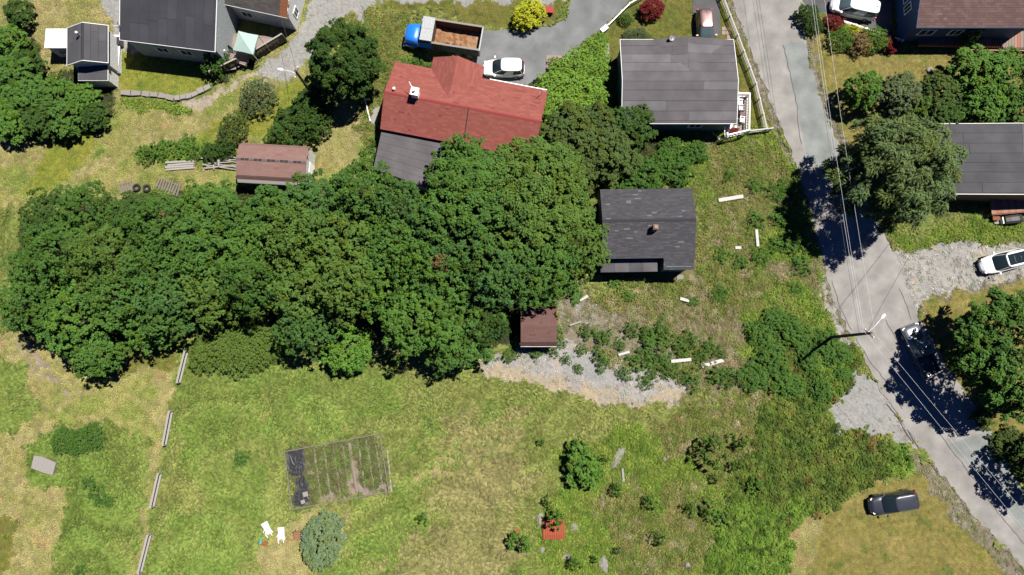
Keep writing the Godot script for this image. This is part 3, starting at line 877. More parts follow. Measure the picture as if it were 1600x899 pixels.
	# F: black-shingled house in the scrub
	h = house("house", "square house with charcoal shingles standing in overgrown scrub", "house", Vector3(8.83, 3.70, -17.82), Vector3(17.85, 3.70, -17.95), Vector3(8.85, 3.70, -10.94), 3.7, 1.15, {"wall": M.teal_wall, "style": "shingle", "mats": [shade(92, 92, 98), shade(116, 116, 122), shade(152, 152, 156)], "course": 0.15, "seed": 44, "trim": M.roll_slate, "ridge": 0.49, "cap_mat": M.seam})
	t = h.node
	st2 = tool()
	bx(st2, Vector3(0.45, 5.0, 0.75), Vector3(0.5, 1.2, 0.5))
	var chim := done("chimney", st2, M.brown_wall, t)
	board("flue", Vector3(0.3, 0.16, 0.3), Vector3(0.45, 5.62, 0.75), M.paver, chim)
	# wing at one corner, and a low porch roof beside it
	st2 = tool()
	var wx: float = h.l / 2 - 1.5
	bx(st2, Vector3(wx, 1.7, h.w / 2 + 0.1), Vector3(2.5, 3.5, 1.6))
	done("wing_wall", st2, M.teal_wall, t)
	fr = h.frames[0]
	st2 = tool()
	var sl0: float = fr[2]
	var ext := 1.25
	var pw := []
	for y in [-0.12, 0.0]:
		for q in [[h.l - 3.0, sl0 + 0.002], [h.l, sl0 + 0.002], [h.l, sl0 + ext], [h.l - 3.0, sl0 + ext]]: pw.append(fr[0] * Vector3(q[0], y, q[1]))
	hexa(st2, pw)
	var wr := done("wing_roof", st2, M.seam, t)
	clad(wr, Transform3D(fr[0].basis, fr[0] * Vector3(h.l - 3.0, 0, sl0 - 0.02)), 3.0, ext, "shingle", [shade(92, 92, 98), shade(116, 116, 122), shade(152, 152, 156)], 51, 0.15)
	st2 = tool()
	bx(st2, Vector3(-1.6, 1.2, h.w / 2 + 0.2), Vector3(5.4, 2.4, 0.9))
	done("porch_wall", st2, M.teal_wall, t)
	var po := board("porch_roof", Vector3(5.7, 0.1, 1.35), Vector3(-1.75, 2.55, h.w / 2 + 0.55), M.seam, t, Vector3(0.12, 0, 0))
	po.name = "porch_roof"
	for k in 4: board("roofing_strip", Vector3(1.4, 0.016, 1.33), Vector3(-3.87 + 1.412 * k, 2.61 + 0.002 * (k % 2), h.w / 2 + 0.55), M.membrane if k % 2 else M.roll_slate, t, Vector3(0.12, 0, 0))
	for k in 3: board("foundation_slab", Vector3(0.7, 0.12, 0.5), Vector3(h.l / 2 - 0.6 + 0.3 * k, 0.03, h.w / 2 + 1.5 - k * 2.6), M.stone, t)
	# G: blue house at the top
	h = house("house", "deep blue house with a brown shingled roof and red deck", "house", Vector3(42.15, 3.80, -43.66), Vector3(54.12, 3.80, -43.66), Vector3(40.37, 3.80, -34.82), 3.8, 1.7, {"wall": M.blue_wall, "style": "shingle", "mats": [shade(138, 106, 102), shade(160, 126, 120), shade(172, 140, 134)], "course": 0.24, "seed": 71, "trim": M.blue_wall})
	t = h.node
	window(t, Vector3(-h.wl - 0.02, 2.3, 1.6), 0.9, 1.4, -PI / 2, M.white)
	window(t, Vector3(-h.wl - 0.02, 2.3, 0.4), 0.9, 1.4, -PI / 2, M.white)
	window(t, Vector3(-1, 2.2, h.wz + 0.02), 1.3, 1.2, 0, M.white)
	window(t, Vector3(-4, 2.2, h.wz + 0.02), 1.6, 1.2, 0, M.white)
	var dk := thing("deck", "red-brown timber deck along the blue house", "deck", Vector3.ZERO)
	dk.position = flat(Vector3(43.58, 0.00, -34.59))
	var d0 := dk.position
	decking(dk, flat(Vector3(43.22, 0.70, -35.25)) - d0, flat(Vector3(43.16, 0.70, -34.39)) - d0, flat(Vector3(51.86, 0.70, -35.11)) - d0, 0.7, 0.3, [M.deck_red, M.deck_red_pale, M.deck])
	decking(dk, flat(Vector3(51.99, 0.70, -35.97)) - d0, flat(Vector3(51.83, 0.70, -33.97)) - d0, flat(Vector3(57.23, 0.70, -35.82)) - d0, 0.7, 0.3, [M.deck_red, M.deck_red_pale, M.deck], 6)
	beam("rim_board", flat(Vector3(43.28, 0.50, -34.42)) - d0 + Vector3(0, 0.5, 0.05), flat(Vector3(51.93, 0.50, -34.28)) - d0 + Vector3(0, 0.5, 0.05), 0.05, 0.3, M.deck_red, dk)
	for k in 6:
		var q: Vector3 = flat(Vector3(43.69, 0.40, -34.54)).lerp(flat(Vector3(57.30, 0.40, -34.11)), k / 5.0) - d0
		board("post", Vector3(0.12, 0.68, 0.12), q + Vector3(0, 0.34, -0.1), M.deck_red, dk)
	# slatted rail across the deck's edge
	for k in 26:
		var q: Vector3 = flat(Vector3(48.30, 0.80, -33.92)).lerp(flat(Vector3(54.26, 0.80, -33.85)), k / 25.0) - d0
		board("baluster", Vector3(0.05, 0.9, 0.05), q + Vector3(0, 1.1, 0.15), M.deck_red, dk)
	beam("rail", flat(Vector3(47.72, 1.55, -33.56)) - d0 + Vector3(0, 1.57, 0.15), flat(Vector3(53.82, 1.55, -33.49)) - d0 + Vector3(0, 1.57, 0.15), 0.12, 0.05, M.deck_red_pale, dk)
	# H: slate-grey house across the road
	h = house("house", "house with a wide slate-grey strip roof and small red deck", "house", Vector3(54.45, 3.10, -25.07), Vector3(54.18, 3.10, -17.84), Vector3(43.10, 3.10, -24.13), 3.1, 1.0, {"wall": M.brown_wall, "style": "rolls_down", "mats": [M.roll_slate, M.roll_slate_pale], "course": 1.0, "seed": 81, "ridge": 0.3, "cap_mat": M.roll_grey})
	dk = thing("deck", "small red-stained deck with a step beside the slate-roofed house", "deck", flat(Vector3(49.89, 0.00, -16.53)))
	d0 = dk.position
	decking(dk, flat(Vector3(49.24, 1.00, -18.45)) - d0, flat(Vector3(49.31, 1.00, -15.96)) - d0, flat(Vector3(55.49, 1.00, -18.99)) - d0, 1.0, 0.24, [M.deck_red, M.deck_red_pale])
	beam("rim_board", flat(Vector3(49.37, 0.90, -15.92)) - d0 + Vector3(0, 0.86, 0.03), flat(Vector3(55.34, 0.90, -16.46)) - d0 + Vector3(0, 0.86, 0.03), 0.05, 0.24, M.deck_red, dk)
	for k in 4:
		var q: Vector3 = flat(Vector3(49.52, 0.90, -16.12)).lerp(flat(Vector3(55.09, 0.90, -16.59)), k / 3.0) - d0
		board("post", Vector3(0.12, 0.98, 0.12), q + Vector3(0, 0.48, -0.06), M.deck_red, dk)
	board("step", Vector3(0.75, 0.12, 0.4), flat(Vector3(50.02, 0.60, -15.72)) - d0 + Vector3(0, 0.6, 0.1), M.rust, dk)
	board("step", Vector3(0.75, 0.1, 0.35), flat(Vector3(50.40, 0.30, -15.38)) - d0 + Vector3(0, 0.25, 0.1), M.concrete, dk)
	# deck with gazebo between the two upper houses
	dk = thing("deck", "weathered pinkish timber deck carrying the mint gazebo", "deck", flat(Vector3(-31.16, 0.00, -33.15)))
	d0 = dk.position
	decking(dk, flat(Vector3(-30.81, 0.50, -35.78)) - d0, flat(Vector3(-24.44, 0.50, -35.35)) - d0, flat(Vector3(-31.21, 0.50, -31.50)) - d0, 0.5, 0.28, [M.deck, M.deck_pale], 9, flat(Vector3(-29.46, 0.50, -31.78)) - d0)
	for q in [[Vector3(-30.82, 0.25, -35.33), 0], [Vector3(-25.65, 0.25, -34.47), 0], [Vector3(-31.35, 0.25, -32.32), 0], [Vector3(-28.64, 0.25, -32.61), 0]]: board("post", Vector3(0.14, 0.5, 0.14), flat(q[0]) - d0 + Vector3(0, 0.24, 0), M.deck, dk)
	# porch of the grey bungalow
	dk = thing("porch", "porch with white railings and garden chairs on the grey bungalow", "porch", flat(Vector3(23.99, 0.90, -26.91)))
	d0 = dk.position
	decking(dk, flat(Vector3(23.26, 0.90, -29.08)) - d0, flat(Vector3(22.70, 0.90, -24.77)) - d0, flat(Vector3(25.01, 0.90, -29.08)) - d0, 0.9, 0.24, [M.deck_pale, M.white], 12)
	var ring := [Vector3(23.59, 1.90, -28.53), Vector3(24.65, 1.90, -28.53), Vector3(24.43, 1.90, -24.62), Vector3(22.17, 1.90, -24.08), Vector3(22.15, 1.90, -25.24)]
	for k in 4:
		var a: Vector3 = ring[k] - d0
		var b: Vector3 = ring[k + 1] - d0
		beam("rail", a, b, 0.14, 0.06, M.white, dk)
		beam("rail", a - Vector3(0, 0.85, 0), b - Vector3(0, 0.85, 0), 0.06, 0.06, M.white, dk)
		var n := int(a.distance_to(b) / 0.3)
		for i in n: board("baluster", Vector3(0.05, 0.84, 0.05), a.lerp(b, (i + 0.5) / n) - Vector3(0, 0.44, 0), M.white, dk)
	for k in 5: board("post", Vector3(0.12, 1.95, 0.12), ring[k] - d0 - Vector3(0, 0.93, 0), M.white, dk)

func build_sheds():
	# red-brown shed with gambrel roof above the wood
	var t := thing("shed", "white barn shed with a faded pink shingled roof", "shed", Vector3.ZERO)
	gambrel(t, Vector3(-27.78, 2.60, -23.10), Vector3(-20.74, 2.60, -22.70), Vector3(-27.65, 2.30, -19.18), 2.3, 1.0, [shade(190, 148, 138), shade(202, 160, 148), shade(202, 126, 114)], M.shed_wall, 3)
	var st := tool()
	t = thing("shed", "small garden shed with a dull brown shingled roof beside the gravel", "shed", Vector3.ZERO)
	gambrel(t, Vector3(1.14, 2.70, -6.31), Vector3(4.68, 2.70, -6.31), Vector3(0.57, 2.20, -2.42), 2.2, 0.9, [shade(150, 110, 102), shade(160, 118, 110), shade(140, 100, 94)], M.brown_wall, 5)

func gambrel(t: Node3D, a: Vector3, b: Vector3, c: Vector3, eave: float, rise: float, tones: Array, wall: Material, sd: int):
	var x := flat(b - a)
	var z := flat(c - a)
	var l := x.length()
	var w := z.length()
	t.position = flat(a + (b - a) / 2 + (c - a) / 2)
	t.rotation.y = yaw_of(x)
	# profile across: eave, knee, ridge, knee, eave
	var prof := [Vector2(-w / 2, eave), Vector2(-w / 2 + 0.4, eave + rise * 0.62), Vector2(0, eave + rise), Vector2(w / 2 - 0.4, eave + rise * 0.62), Vector2(w / 2, eave)]
	var st := tool()
	for i in 4:
		var p := []
		for y in [0, 1]:
			for q in [[-l / 2 + 0.12, i], [l / 2 - 0.12, i], [l / 2 - 0.12, i + 1], [-l / 2 + 0.12, i + 1]]:
				p.append(Vector3(q[0], -0.1 if y == 0 else prof[q[1]].y - 0.08, clampf(prof[q[1]].x, -w / 2 + 0.18, w / 2 - 0.18)))
		hexa(st, p)
	done("wall", st, wall, t)
	board("door", Vector3(0.05, 1.7, 1.1), Vector3(l / 2 - 0.1, 0.9, 0), M.white, t)
	board("eave_board", Vector3(l, 0.14, 0.05), Vector3(0, eave - 0.08, w / 2 + 0.03), M.white, t)
	if wall == M.shed_wall:
		board("eave_strip", Vector3(l, 0.025, 0.34), Vector3(0, eave + 0.1, w / 2 + 0.06), M.concrete, t, Vector3(0.5, 0, 0))
		for k in 16: board("ridge_tile", Vector3(l / 16 - 0.06, 0.04, 0.22), Vector3(-l / 2 + (k + 0.5) * l / 16, eave + rise + 0.03, 0), M.seam if k % 3 else M.membrane, t)
	for i in 4:
		var side := 1 if i >= 2 else -1
		var hi: Vector2 = prof[i] if side == 1 else prof[i + 1]
		var lo: Vector2 = prof[i + 1] if side == 1 else prof[i]
		var down := Vector3(0, lo.y - hi.y, lo.x - hi.x)
		var s := down.length()
		down = down.normalized()
		var along := Vector3(side, 0, 0)
		var fr := Transform3D(Basis(along, down.cross(along), down), Vector3(-l / 2 * side, hi.y, hi.x))
		st = tool()
		var p := []
		for y in [-0.06, 0.0]:
			for q in [[0, 0], [l, 0], [l, s], [0, s]]: p.append(fr * Vector3(q[0], y, q[1]))
		hexa(st, p)
		var sl := done("roof", st, M.seam, t)
		clad(sl, fr, l, s, "shingle", tones, sd + i, 0.2)

# ---------------------------------------------------------------- leaves and crowns
func rand_dir(rng: RandomNumberGenerator) -> Vector3:
	var z := rng.randf_range(-1, 1)
	var a := rng.randf() * TAU
	var r := sqrt(1 - z * z)
	return Vector3(r * cos(a), z, r * sin(a))

class Leaves:
	var v := PackedVector3Array()
	var n := PackedVector3Array()
	var c := PackedColorArray()
	func leaf(p: Vector3, nn: Vector3, a: Vector3, half: float, wide: float, col: Color):
		var b := nn.cross(a) * half * wide
		a *= half
		var fold := nn * half * 0.16
		var p0 := p - a
		var p1 := p + a - fold
		v.append_array([p0, p + b + fold, p1, p0, p1, p - b + fold])
		n.append_array([nn, nn, nn, nn, nn, nn])
		c.append_array([col, col, col, col, col, col])
	func mesh() -> ArrayMesh:
		var ar := []
		ar.resize(Mesh.ARRAY_MAX)
		ar[Mesh.ARRAY_VERTEX] = v
		ar[Mesh.ARRAY_NORMAL] = n
		ar[Mesh.ARRAY_COLOR] = c
		var m := ArrayMesh.new()
		m.add_surface_from_arrays(Mesh.PRIMITIVE_TRIANGLES, ar)
		return m

# a crown: clumps of foliage spaced over an uneven dome, each made of sprays of leaves, with gaps between them
# r: crown radius, y0..y1 its height range, gap: least distance between clumps
func crown(sd: int, r: float, y0: float, y1: float, gap: float, clumps: int, sprays: int, leaves: int, spray_r: float, leaf: float, wide: float, droop: float, vary := 0.22, low := -0.25, ragged := 0.5) -> ArrayMesh:
	var rng := RandomNumberGenerator.new()
	rng.seed = sd
	var nz := FastNoiseLite.new()
	nz.seed = sd
	nz.frequency = 0.75
	var out := Leaves.new()
	var hh := (y1 - y0) / 2
	var centres := []
	var tries := 0
	while centres.size() < clumps and tries < clumps * 60:
		tries += 1
		var d := rand_dir(rng)
		if d.y < low: continue
		var f := clampf(1.0 + ragged * nz.get_noise_3dv(d * 2.2), 0.35, 1.5) * rng.randf_range(0.66, 0.97)
		var c := Vector3(d.x * r * f, y0 + hh * 0.9 + d.y * hh * 1.1 * (0.55 + 0.45 * f), d.z * r * f)
		var ok := true
		for o in centres:
			if o.distance_squared_to(c) < gap * gap: ok = false; break
		if not ok: continue
		centres.append(c)
		var n := (d * 0.55 + Vector3(0, 0.75, 0) + rand_dir(rng) * 0.25).normalized()
		var u := n.cross(Vector3(0.3, 0.1, 0.9)).normalized()
		var w := n.cross(u)
		var cr := gap * rng.randf_range(0.5, 0.85)
		var tone := 1.0 + rng.randf_range(-vary, vary)
		var warm := rng.randf_range(-0.12, 0.2)
		for k in sprays:
			var a := rng.randf() * TAU
			var q := sqrt(rng.randf())
			var sc := c + (u * cos(a) + w * sin(a)) * q * cr + n * cr * (0.25 - 0.55 * q * q + rng.randf_range(-0.25, 0.25))
			var side := (u * cos(a) + w * sin(a)) * q
			var st_tone := tone * rng.randf_range(0.82, 1.2)
			var sr := spray_r * rng.randf_range(0.7, 1.25)
			for i in leaves:
				var e := (rand_dir(rng) + n * 0.6 + side * 0.4).normalized()
				var p := sc + Vector3(e.x, e.y * 0.7, e.z) * sr * sqrt(rng.randf_range(0.1, 1.0))
				var nn := (e * 0.45 + Vector3(0, 0.8, 0) + rand_dir(rng) * 0.45).normalized()
				var ax := (side + Vector3(e.x, -droop, e.z) + rand_dir(rng) * 0.5)
				ax = (ax - nn * ax.dot(nn)).normalized()
				var j := st_tone * rng.randf_range(0.75, 1.28)
				out.leaf(p, nn, ax, leaf * rng.randf_range(0.35, 0.65), wide, Color(j * (1 + warm), j, j * (1 - warm * 1.5)))
	return out.mesh()

func trunk_mesh(sd: int, h: float, r: float, spread: float) -> Mesh:
	var rng := RandomNumberGenerator.new()
	rng.seed = sd
	var st := tool()
	tube(st, [Vector3(0, -0.1, 0), Vector3(0.05, h * 0.3, 0.03), Vector3(0.1, h * 0.6, -0.05), Vector3(0.05, h * 0.85, 0.05)], [r * 1.3, r, r * 0.7, r * 0.3], 8)
	for i in 7:
		var a := TAU * i / 7 + rng.randf() * 0.6
		var y := h * rng.randf_range(0.3, 0.55)
		var d := Vector3(cos(a), 0, sin(a)) * spread
		tube(st, [Vector3(0.06, y, 0), d * 0.45 + Vector3(0, y + h * 0.14, 0), d * 0.85 + Vector3(0, y + h * 0.24, 0)], [r * 0.45, r * 0.28, r * 0.08], 5)
	return finish(st)

var crowns := {}
var trunks := {}

func tree(called: String, label: String, x: float, z: float, h: float, r: float, kind: String, leaf: Material, group := "", turn := -1.0) -> Node3D:
	var list: Array = crowns[kind]
	var k: int = absi(int(x * 13.7 + z * 7.3)) % list.size()
	var t := thing(called, label, "tree", Vector3(x, 0, z), turn if turn >= 0 else fmod(absf(x * 3.1 + z * 1.7), TAU), group)
	var s := Vector3(r / list[k][1], h / list[k][2], r / list[k][1])
	part("crown", list[k][0], leaf, t, Transform3D(Basis.from_scale(s), Vector3.ZERO))
	part("trunk", trunks[list[k][3]], M.bark, t, Transform3D(Basis.from_scale(s), Vector3.ZERO))
	return t

func shrub(called: String, label: String, x: float, z: float, r: float, h: float, kind: String, leaf: Material, group := "") -> Node3D:
	var list: Array = crowns[kind]
	var k: int = absi(int(x * 17.3 + z * 5.9)) % list.size()
	var t := thing(called, label, "shrub", Vector3(x, -0.02, z), fmod(absf(x * 2.3 + z * 4.1), TAU), group)
	var odd := 0.82 + 0.36 * fposmod(x * 0.73 + z * 1.31, 1.0)
	part("foliage", list[k][0], leaf, t, Transform3D(Basis.from_scale(Vector3(r * odd, h, r / odd)), Vector3.ZERO))
	part("stem", trunks.bush, M.bark, t, Transform3D(Basis.from_scale(Vector3(r, h, r)), Vector3.ZERO))
	return t

func build_trees():
	trunks.maple = trunk_mesh(1, 8.0, 0.24, 2.6)
	trunks.bush = trunk_mesh(2, 0.8, 0.06, 0.5)
	trunks.small = trunk_mesh(3, 3.6, 0.12, 1.2)
	crowns.maple = []
	for i in 9:
		# three kinds: small-leaved, middling and large-leaved
		var kind: Array = [[0.8, 122, 11, 16, 0.22, 0.17], [0.9, 102, 9, 15, 0.27, 0.23], [1.02, 84, 9, 14, 0.32, 0.28]][i % 3]
		crowns.maple.append([crown(100 + i, 3.8, 1.4, 8.4, kind[0], kind[1], kind[2], kind[3], kind[4], kind[5], 0.62, 0.25, 0.3, -0.1, 0.7), 3.8, 8.6, "maple"])
	crowns.big = [[crown(133, 6.2, 2.2, 10.6, 1.1, 190, 14, 17, 0.36, 0.27, 0.62, 0.25, 0.25, -0.2, 0.4), 6.2, 11.0, "maple"], [crown(131, 6.2, 2.2, 10.6, 1.15, 185, 15, 19, 0.42, 0.32, 0.62, 0.25), 6.2, 11.0, "maple"]]
	crowns.willow = [[crown(141, 5.6, 1.8, 11.0, 1.3, 120, 17, 20, 0.5, 0.44, 0.24, 0.9, 0.18), 5.6, 11.5, "maple"]]
	crowns.small = []
	for i in 4: crowns.small.append([crown(150 + i, 1.9, 0.4, 4.4, 0.6, 60, 9, 14, 0.2, 0.19, 0.6, 0.2), 1.9, 4.6, "small"])
	crowns.shrub = []
	for i in 4: crowns.shrub.append([crown(160 + i, 1.0, -0.1, 1.0, 0.26, 62, 8, 11, 0.1, 0.1, 0.55, 0.1, 0.25, -0.1, 0.9)])
	crowns.weed = []
	for i in 6: crowns.weed.append([crown(170 + i, 1.0, -0.1, 0.85, 0.26, 34, 6, 7, 0.12, 0.13, 0.5, 0.1, 0.35, -0.1, 1.6)])
	crowns.sapling = []
	for i in 4: crowns.sapling.append([crown(190 + i, 1.0, 0.25, 1.0, 0.34, 13, 5, 6, 0.17, 0.24, 0.5, 0.2, 0.3, -0.4, 0.9)])
	crowns.leafy = [[crown(198, 1.0, 0.0, 1.0, 0.27, 40, 6, 6, 0.13, 0.17, 0.62, 0.2, 0.3, -0.3, 0.5)]]
	crowns.round = [[crown(199, 1.0, -0.1, 1.0, 0.2, 120, 7, 10, 0.09, 0.09, 0.55, 0.1, 0.2, -0.1, 0.3)]]
	crowns.fine = []
	for i in 3: crowns.fine.append([crown(180 + i, 1.0, -0.1, 1.0, 0.2, 110, 7, 10, 0.07, 0.06, 0.5, 0.1, 0.15, -0.1)])
	var tone := func(r, g, b, back := 0.15): return leaf_mat(Color(r, g, b), back)
	M.leaf_mid = tone.call(0.059, 0.124, 0.025)
	M.leaf_bright = tone.call(0.071, 0.146, 0.026)
	M.leaf_blue = tone.call(0.054, 0.115, 0.029)
	M.leaf_yellow = tone.call(0.075, 0.132, 0.027)
	M.leaf_dark = tone.call(0.040, 0.078, 0.018)
	M.leaf_willow = tone.call(0.094, 0.137, 0.049)
	M.leaf_hedge = tone.call(0.16, 0.285, 0.045)
	M.leaf_lime = tone.call(0.36, 0.38, 0.03)
	M.leaf_red = tone.call(0.15, 0.022, 0.025)
	M.leaf_olive = tone.call(0.058, 0.088, 0.024)
	M.leaf_grey = tone.call(0.082, 0.112, 0.051)
	M.leaf_pale = tone.call(0.115, 0.165, 0.08)
	M.leaf_fresh = tone.call(0.085, 0.175, 0.028)
	M.leaf_low = tone.call(0.085, 0.138, 0.03)
	M.leaf_scrub = tone.call(0.062, 0.12, 0.024)
	M.leaf_brown = tone.call(0.19, 0.13, 0.06)
	var tones := {"m": M.leaf_mid, "b": M.leaf_bright, "u": M.leaf_blue, "y": M.leaf_yellow, "d": M.leaf_dark}
	var says := {"m": "mid-green broadleaf tree in the belt of woodland", "b": "bright green broadleaf tree in the belt of woodland", "u": "bluish green broadleaf tree in the belt of woodland", "y": "yellowish green broadleaf tree in the belt of woodland", "d": "dark green broadleaf tree in the belt of woodland"}
	# what sets single trees of the belt apart
	var own := {0: "small dark tree at the hay-field tip of the woodland belt", 1: "broad tree bordering the dry field just before the old tyres", 2: "dark tree growing directly below the two old tyres", 3: "tree standing below the slatted pallet and timber stack", 4: "bright low tree between the pallet and the pink-roofed shed", 5: "tree crowding against the corner of the pink-roofed shed", 6: "tree standing right below the pink-roofed shed", 7: "wide bluish tree between the shed and the grey extension", 8: "tree reaching towards the grey extension of the red bungalow", 9: "bluish tree tucked under the edge of the grey extension", 10: "tree overhanging the lower eave of the red bungalow", 11: "bluish tree in the belt beside the rusty brown one", 12: "largest domed tree of the belt beside the charcoal-roofed house", 13: "big domed tree below the red bungalow roof", 14: "yellowish tree facing the wall of the charcoal-roofed house", 15: "tree facing the porch of the charcoal-roofed house", 17: "small tree on the hay-field side of the belt", 26: "slim bright tree beside the rusty brown one", 27: "low tree shading the hay field at the belt's tip", 28: "bright spreading tree above the hay-field corner", 30: "bluish tree above the first rail fence panel", 31: "yellowish tree above the low olive-green bushes", 36: "tree between the rusty brown one and the bright meadow-edge tree", 37: "low outermost tree jutting into the hay field", 38: "bluish tree beside the round fresh green bush", 39: "bright green tree overhanging the meadow in deep shade", 40: "broad tree at the meadow edge above the gravel strip", 41: "dark tree touching the small brown garden shed", 42: "low tree pushing out over the meadow near the gravel", 43: "small bright tree above the mown strip by the fence"}
	var count := -1
	# the belt of woodland: x, z, radius, height, tone
	for q in [[-45.09, -14.65, 2.8, 6.5, "d"], [-41.35, -15.40, 2.7, 7.5, "m"], [-37.24, -14.22, 2.7, 5.8, "d"], [-33.42, -13.72, 2.9, 9.9, "m"], [-29.86, -15.65, 2.7, 7.0, "b"], [-27.35, -14.22, 2.5, 8.3, "m"], [-22.92, -14.90, 2.8, 7.6, "m"], [-18.71, -15.28, 3.5, 8.2, "u"], [-14.34, -16.40, 3.0, 10.0, "m"], [-10.89, -15.65, 2.5, 9.3, "u"], [-4.62, -19.42, 3.0, 8.4, "m"], [-6.70, -13.29, 3.0, 9.0, "u"], [1.72, -16.15, 5.4, 11.4, "y"], [-3.18, -15.90, 4.8, 10.6, "m"], [6.38, -11.74, 2.6, 8.6, "y"], [2.42, -9.59, 3.7, 9.8, "m"], [-1.51, -9.29, 3.3, 10.8, "u"], [-46.29, -9.90, 2.6, 6.3, "m"], [-42.74, -11.12, 3.1, 9.7, "m"], [-38.21, -10.51, 3.2, 10.6, "y"], [-33.93, -9.90, 3.0, 9.3, "m"], [-29.27, -11.12, 3.2, 10.3, "m"], [-24.77, -11.12, 3.0, 8.5, "b"], [-20.20, -12.17, 2.9, 11.5, "y"], [-15.50, -11.74, 3.5, 9.2, "y"], [-11.07, -11.93, 2.9, 9.1, "m"], [-9.21, -9.71, 2.2, 11.1, "b"], [-45.74, -6.07, 2.5, 8.6, "m"], [-41.43, -4.74, 3.1, 7.9, "b"], [-37.35, -6.67, 2.9, 8.9, "m"], [-32.84, -6.79, 3.2, 8.5, "u"], [-28.37, -7.76, 3.1, 8.7, "y"], [-24.16, -8.19, 2.8, 11.2, "m"], [-19.92, -7.76, 3.1, 9.3, "y"], [-15.21, -7.76, 2.9, 10.6, "y"], [-11.76, -7.46, 2.7, 9.4, "b"], [-6.65, -8.37, 2.9, 9.5, "m"], [-40.03, -2.05, 2.4, 5.8, "m"], [-19.79, -4.14, 2.4, 7.9, "u"], [-8.71, -4.74, 3.4, 9.9, "b"], [-4.80, -4.74, 3.5, 6.7, "m"], [-2.76, -4.74, 2.4, 7.0, "d"], [-5.98, -2.35, 2.5, 6.1, "m"], [-35.09, -4.26, 2.2, 5.8, "b"]]:
		count += 1
		tree("maple_tree", own.get(count, says[q[4]]), q[0], q[1], q[3], q[2], "maple" if q[2] < 4.5 else "big", tones[q[4]], "trees of the woodland belt")
	var brown_at := flat(Vector3(-6.83, 9.00, -9.86))
	tree("dying_tree", "small tree with rusty brown leaves among the woodland", brown_at.x, brown_at.z, 9.6, 1.0, "small", M.leaf_brown)
	# trees standing alone
	tree("maple_tree", "round dark green tree beside the lane and lamp post", flat(Vector3(-16.77, 6.00, -30.65)).x, flat(Vector3(-16.77, 6.00, -30.65)).z, 9.0, 3.3, "big", M.leaf_dark)
	var w := flat(Vector3(36.00, 7.00, -18.63))
	tree("willow_tree", "tall feathery grey-green tree shading the road and wires", w.x, w.z, 13.0, 4.75, "willow", M.leaf_willow, "", 0.4)
	w = flat(Vector3(47.05, 6.00, -1.63))
	tree("maple_tree", "large spreading maple overhanging the parked pickup", w.x, w.z, 11.0, 5.5, "big", M.leaf_mid, "", 2.0)
	w = flat(Vector3(51.39, 5.00, 9.01))
	tree("maple_tree", "dark tree casting shade on the smooth road patch", w.x, w.z, 7.4, 3.2, "maple", M.leaf_dark)
	# garden trees below the blue house
	for q in [[36.12, -28.69, 1.7, 4.6, "leaf_bright"], [39.52, -28.15, 2.0, 4.8, "leaf_grey"], [41.71, -27.07, 1.3, 3.6, "leaf_yellow"], [43.74, -28.28, 2.0, 4.2, "leaf_olive"], [47.45, -30.18, 2.6, 5.4, "leaf_bright"], [50.93, -29.77, 2.7, 5.6, "leaf_mid"], [47.86, -27.07, 2.4, 5.0, "leaf_bright"], [44.55, -26.13, 2.0, 3.8, "leaf_dark"], [51.70, -26.60, 2.4, 5.0, "leaf_mid"]]:
		var names := {"leaf_bright": "bright green garden tree on the lawn below the blue house", "leaf_grey": "silvery green garden tree on the dry lawn", "leaf_yellow": "small yellow-green garden tree between larger ones", "leaf_olive": "olive and brown garden tree among green neighbours", "leaf_mid": "mid-green garden tree near the red deck", "leaf_dark": "dark low tree in the shade above the slate roof"}
		tree("garden_tree", names[q[4]], q[0], q[1], q[3], q[2], "small", M[q[4]], "trees of the garden across the road")
	# trees and bushes round the small cottage
	for q in [[-52.61, -34.27, 1.62, 3.2, "leaf_bright"], [-51.95, -37.50, 1.38, 2.9, "leaf_dark"], [-51.65, -30.66, 2.11, 3.7, "leaf_mid"], [-50.56, -31.91, 1.30, 2.9, "leaf_dark"], [-50.11, -28.05, 2.11, 3.6, "leaf_mid"], [-47.23, -28.19, 1.94, 3.3, "leaf_mid"], [-44.58, -27.92, 1.62, 2.9, "leaf_bright"], [-48.63, -25.87, 1.86, 3.2, "leaf_dark"], [-45.87, -25.87, 1.86, 3.2, "leaf_mid"], [-51.74, -25.46, 1.94, 3.3, "leaf_bright"], [-43.41, -26.28, 1.38, 2.6, "leaf_dark"], [-51.96, -28.05, 1.62, 2.9, "leaf_mid"]]:
		var names := {"leaf_mid": "mid-green tree in the thicket below the small cottage", "leaf_dark": "dark green tree in the thicket below the small cottage", "leaf_bright": "bright green tree in the thicket below the small cottage"}
		tree("thicket_tree", names[q[4]], q[0], q[1], q[3], q[2], "small", M[q[4]], "thicket below the small cottage")
	# dark overgrown trees between the bungalows
	for q in [[5.96, -23.63, 2.9, 5.5, "leaf_olive"], [9.36, -21.90, 3.0, 5.6, "leaf_olive"], [12.00, -24.71, 2.2, 5.0, "leaf_dark"], [6.76, -20.31, 2.3, 4.6, "leaf_olive"], [8.76, -24.97, 2.0, 4.4, "leaf_olive"], [13.00, -25.92, 1.3, 4.2, "leaf_dark"]]:
		var names := {"leaf_olive": "olive-brown overgrown tree between the two bungalows", "leaf_dark": "dark overgrown tree reaching over the grey bungalow roof"}
		tree("overgrown_tree", names[q[4]], q[0], q[1], q[3], q[2], "small", M[q[4]], "overgrown trees between the bungalows")

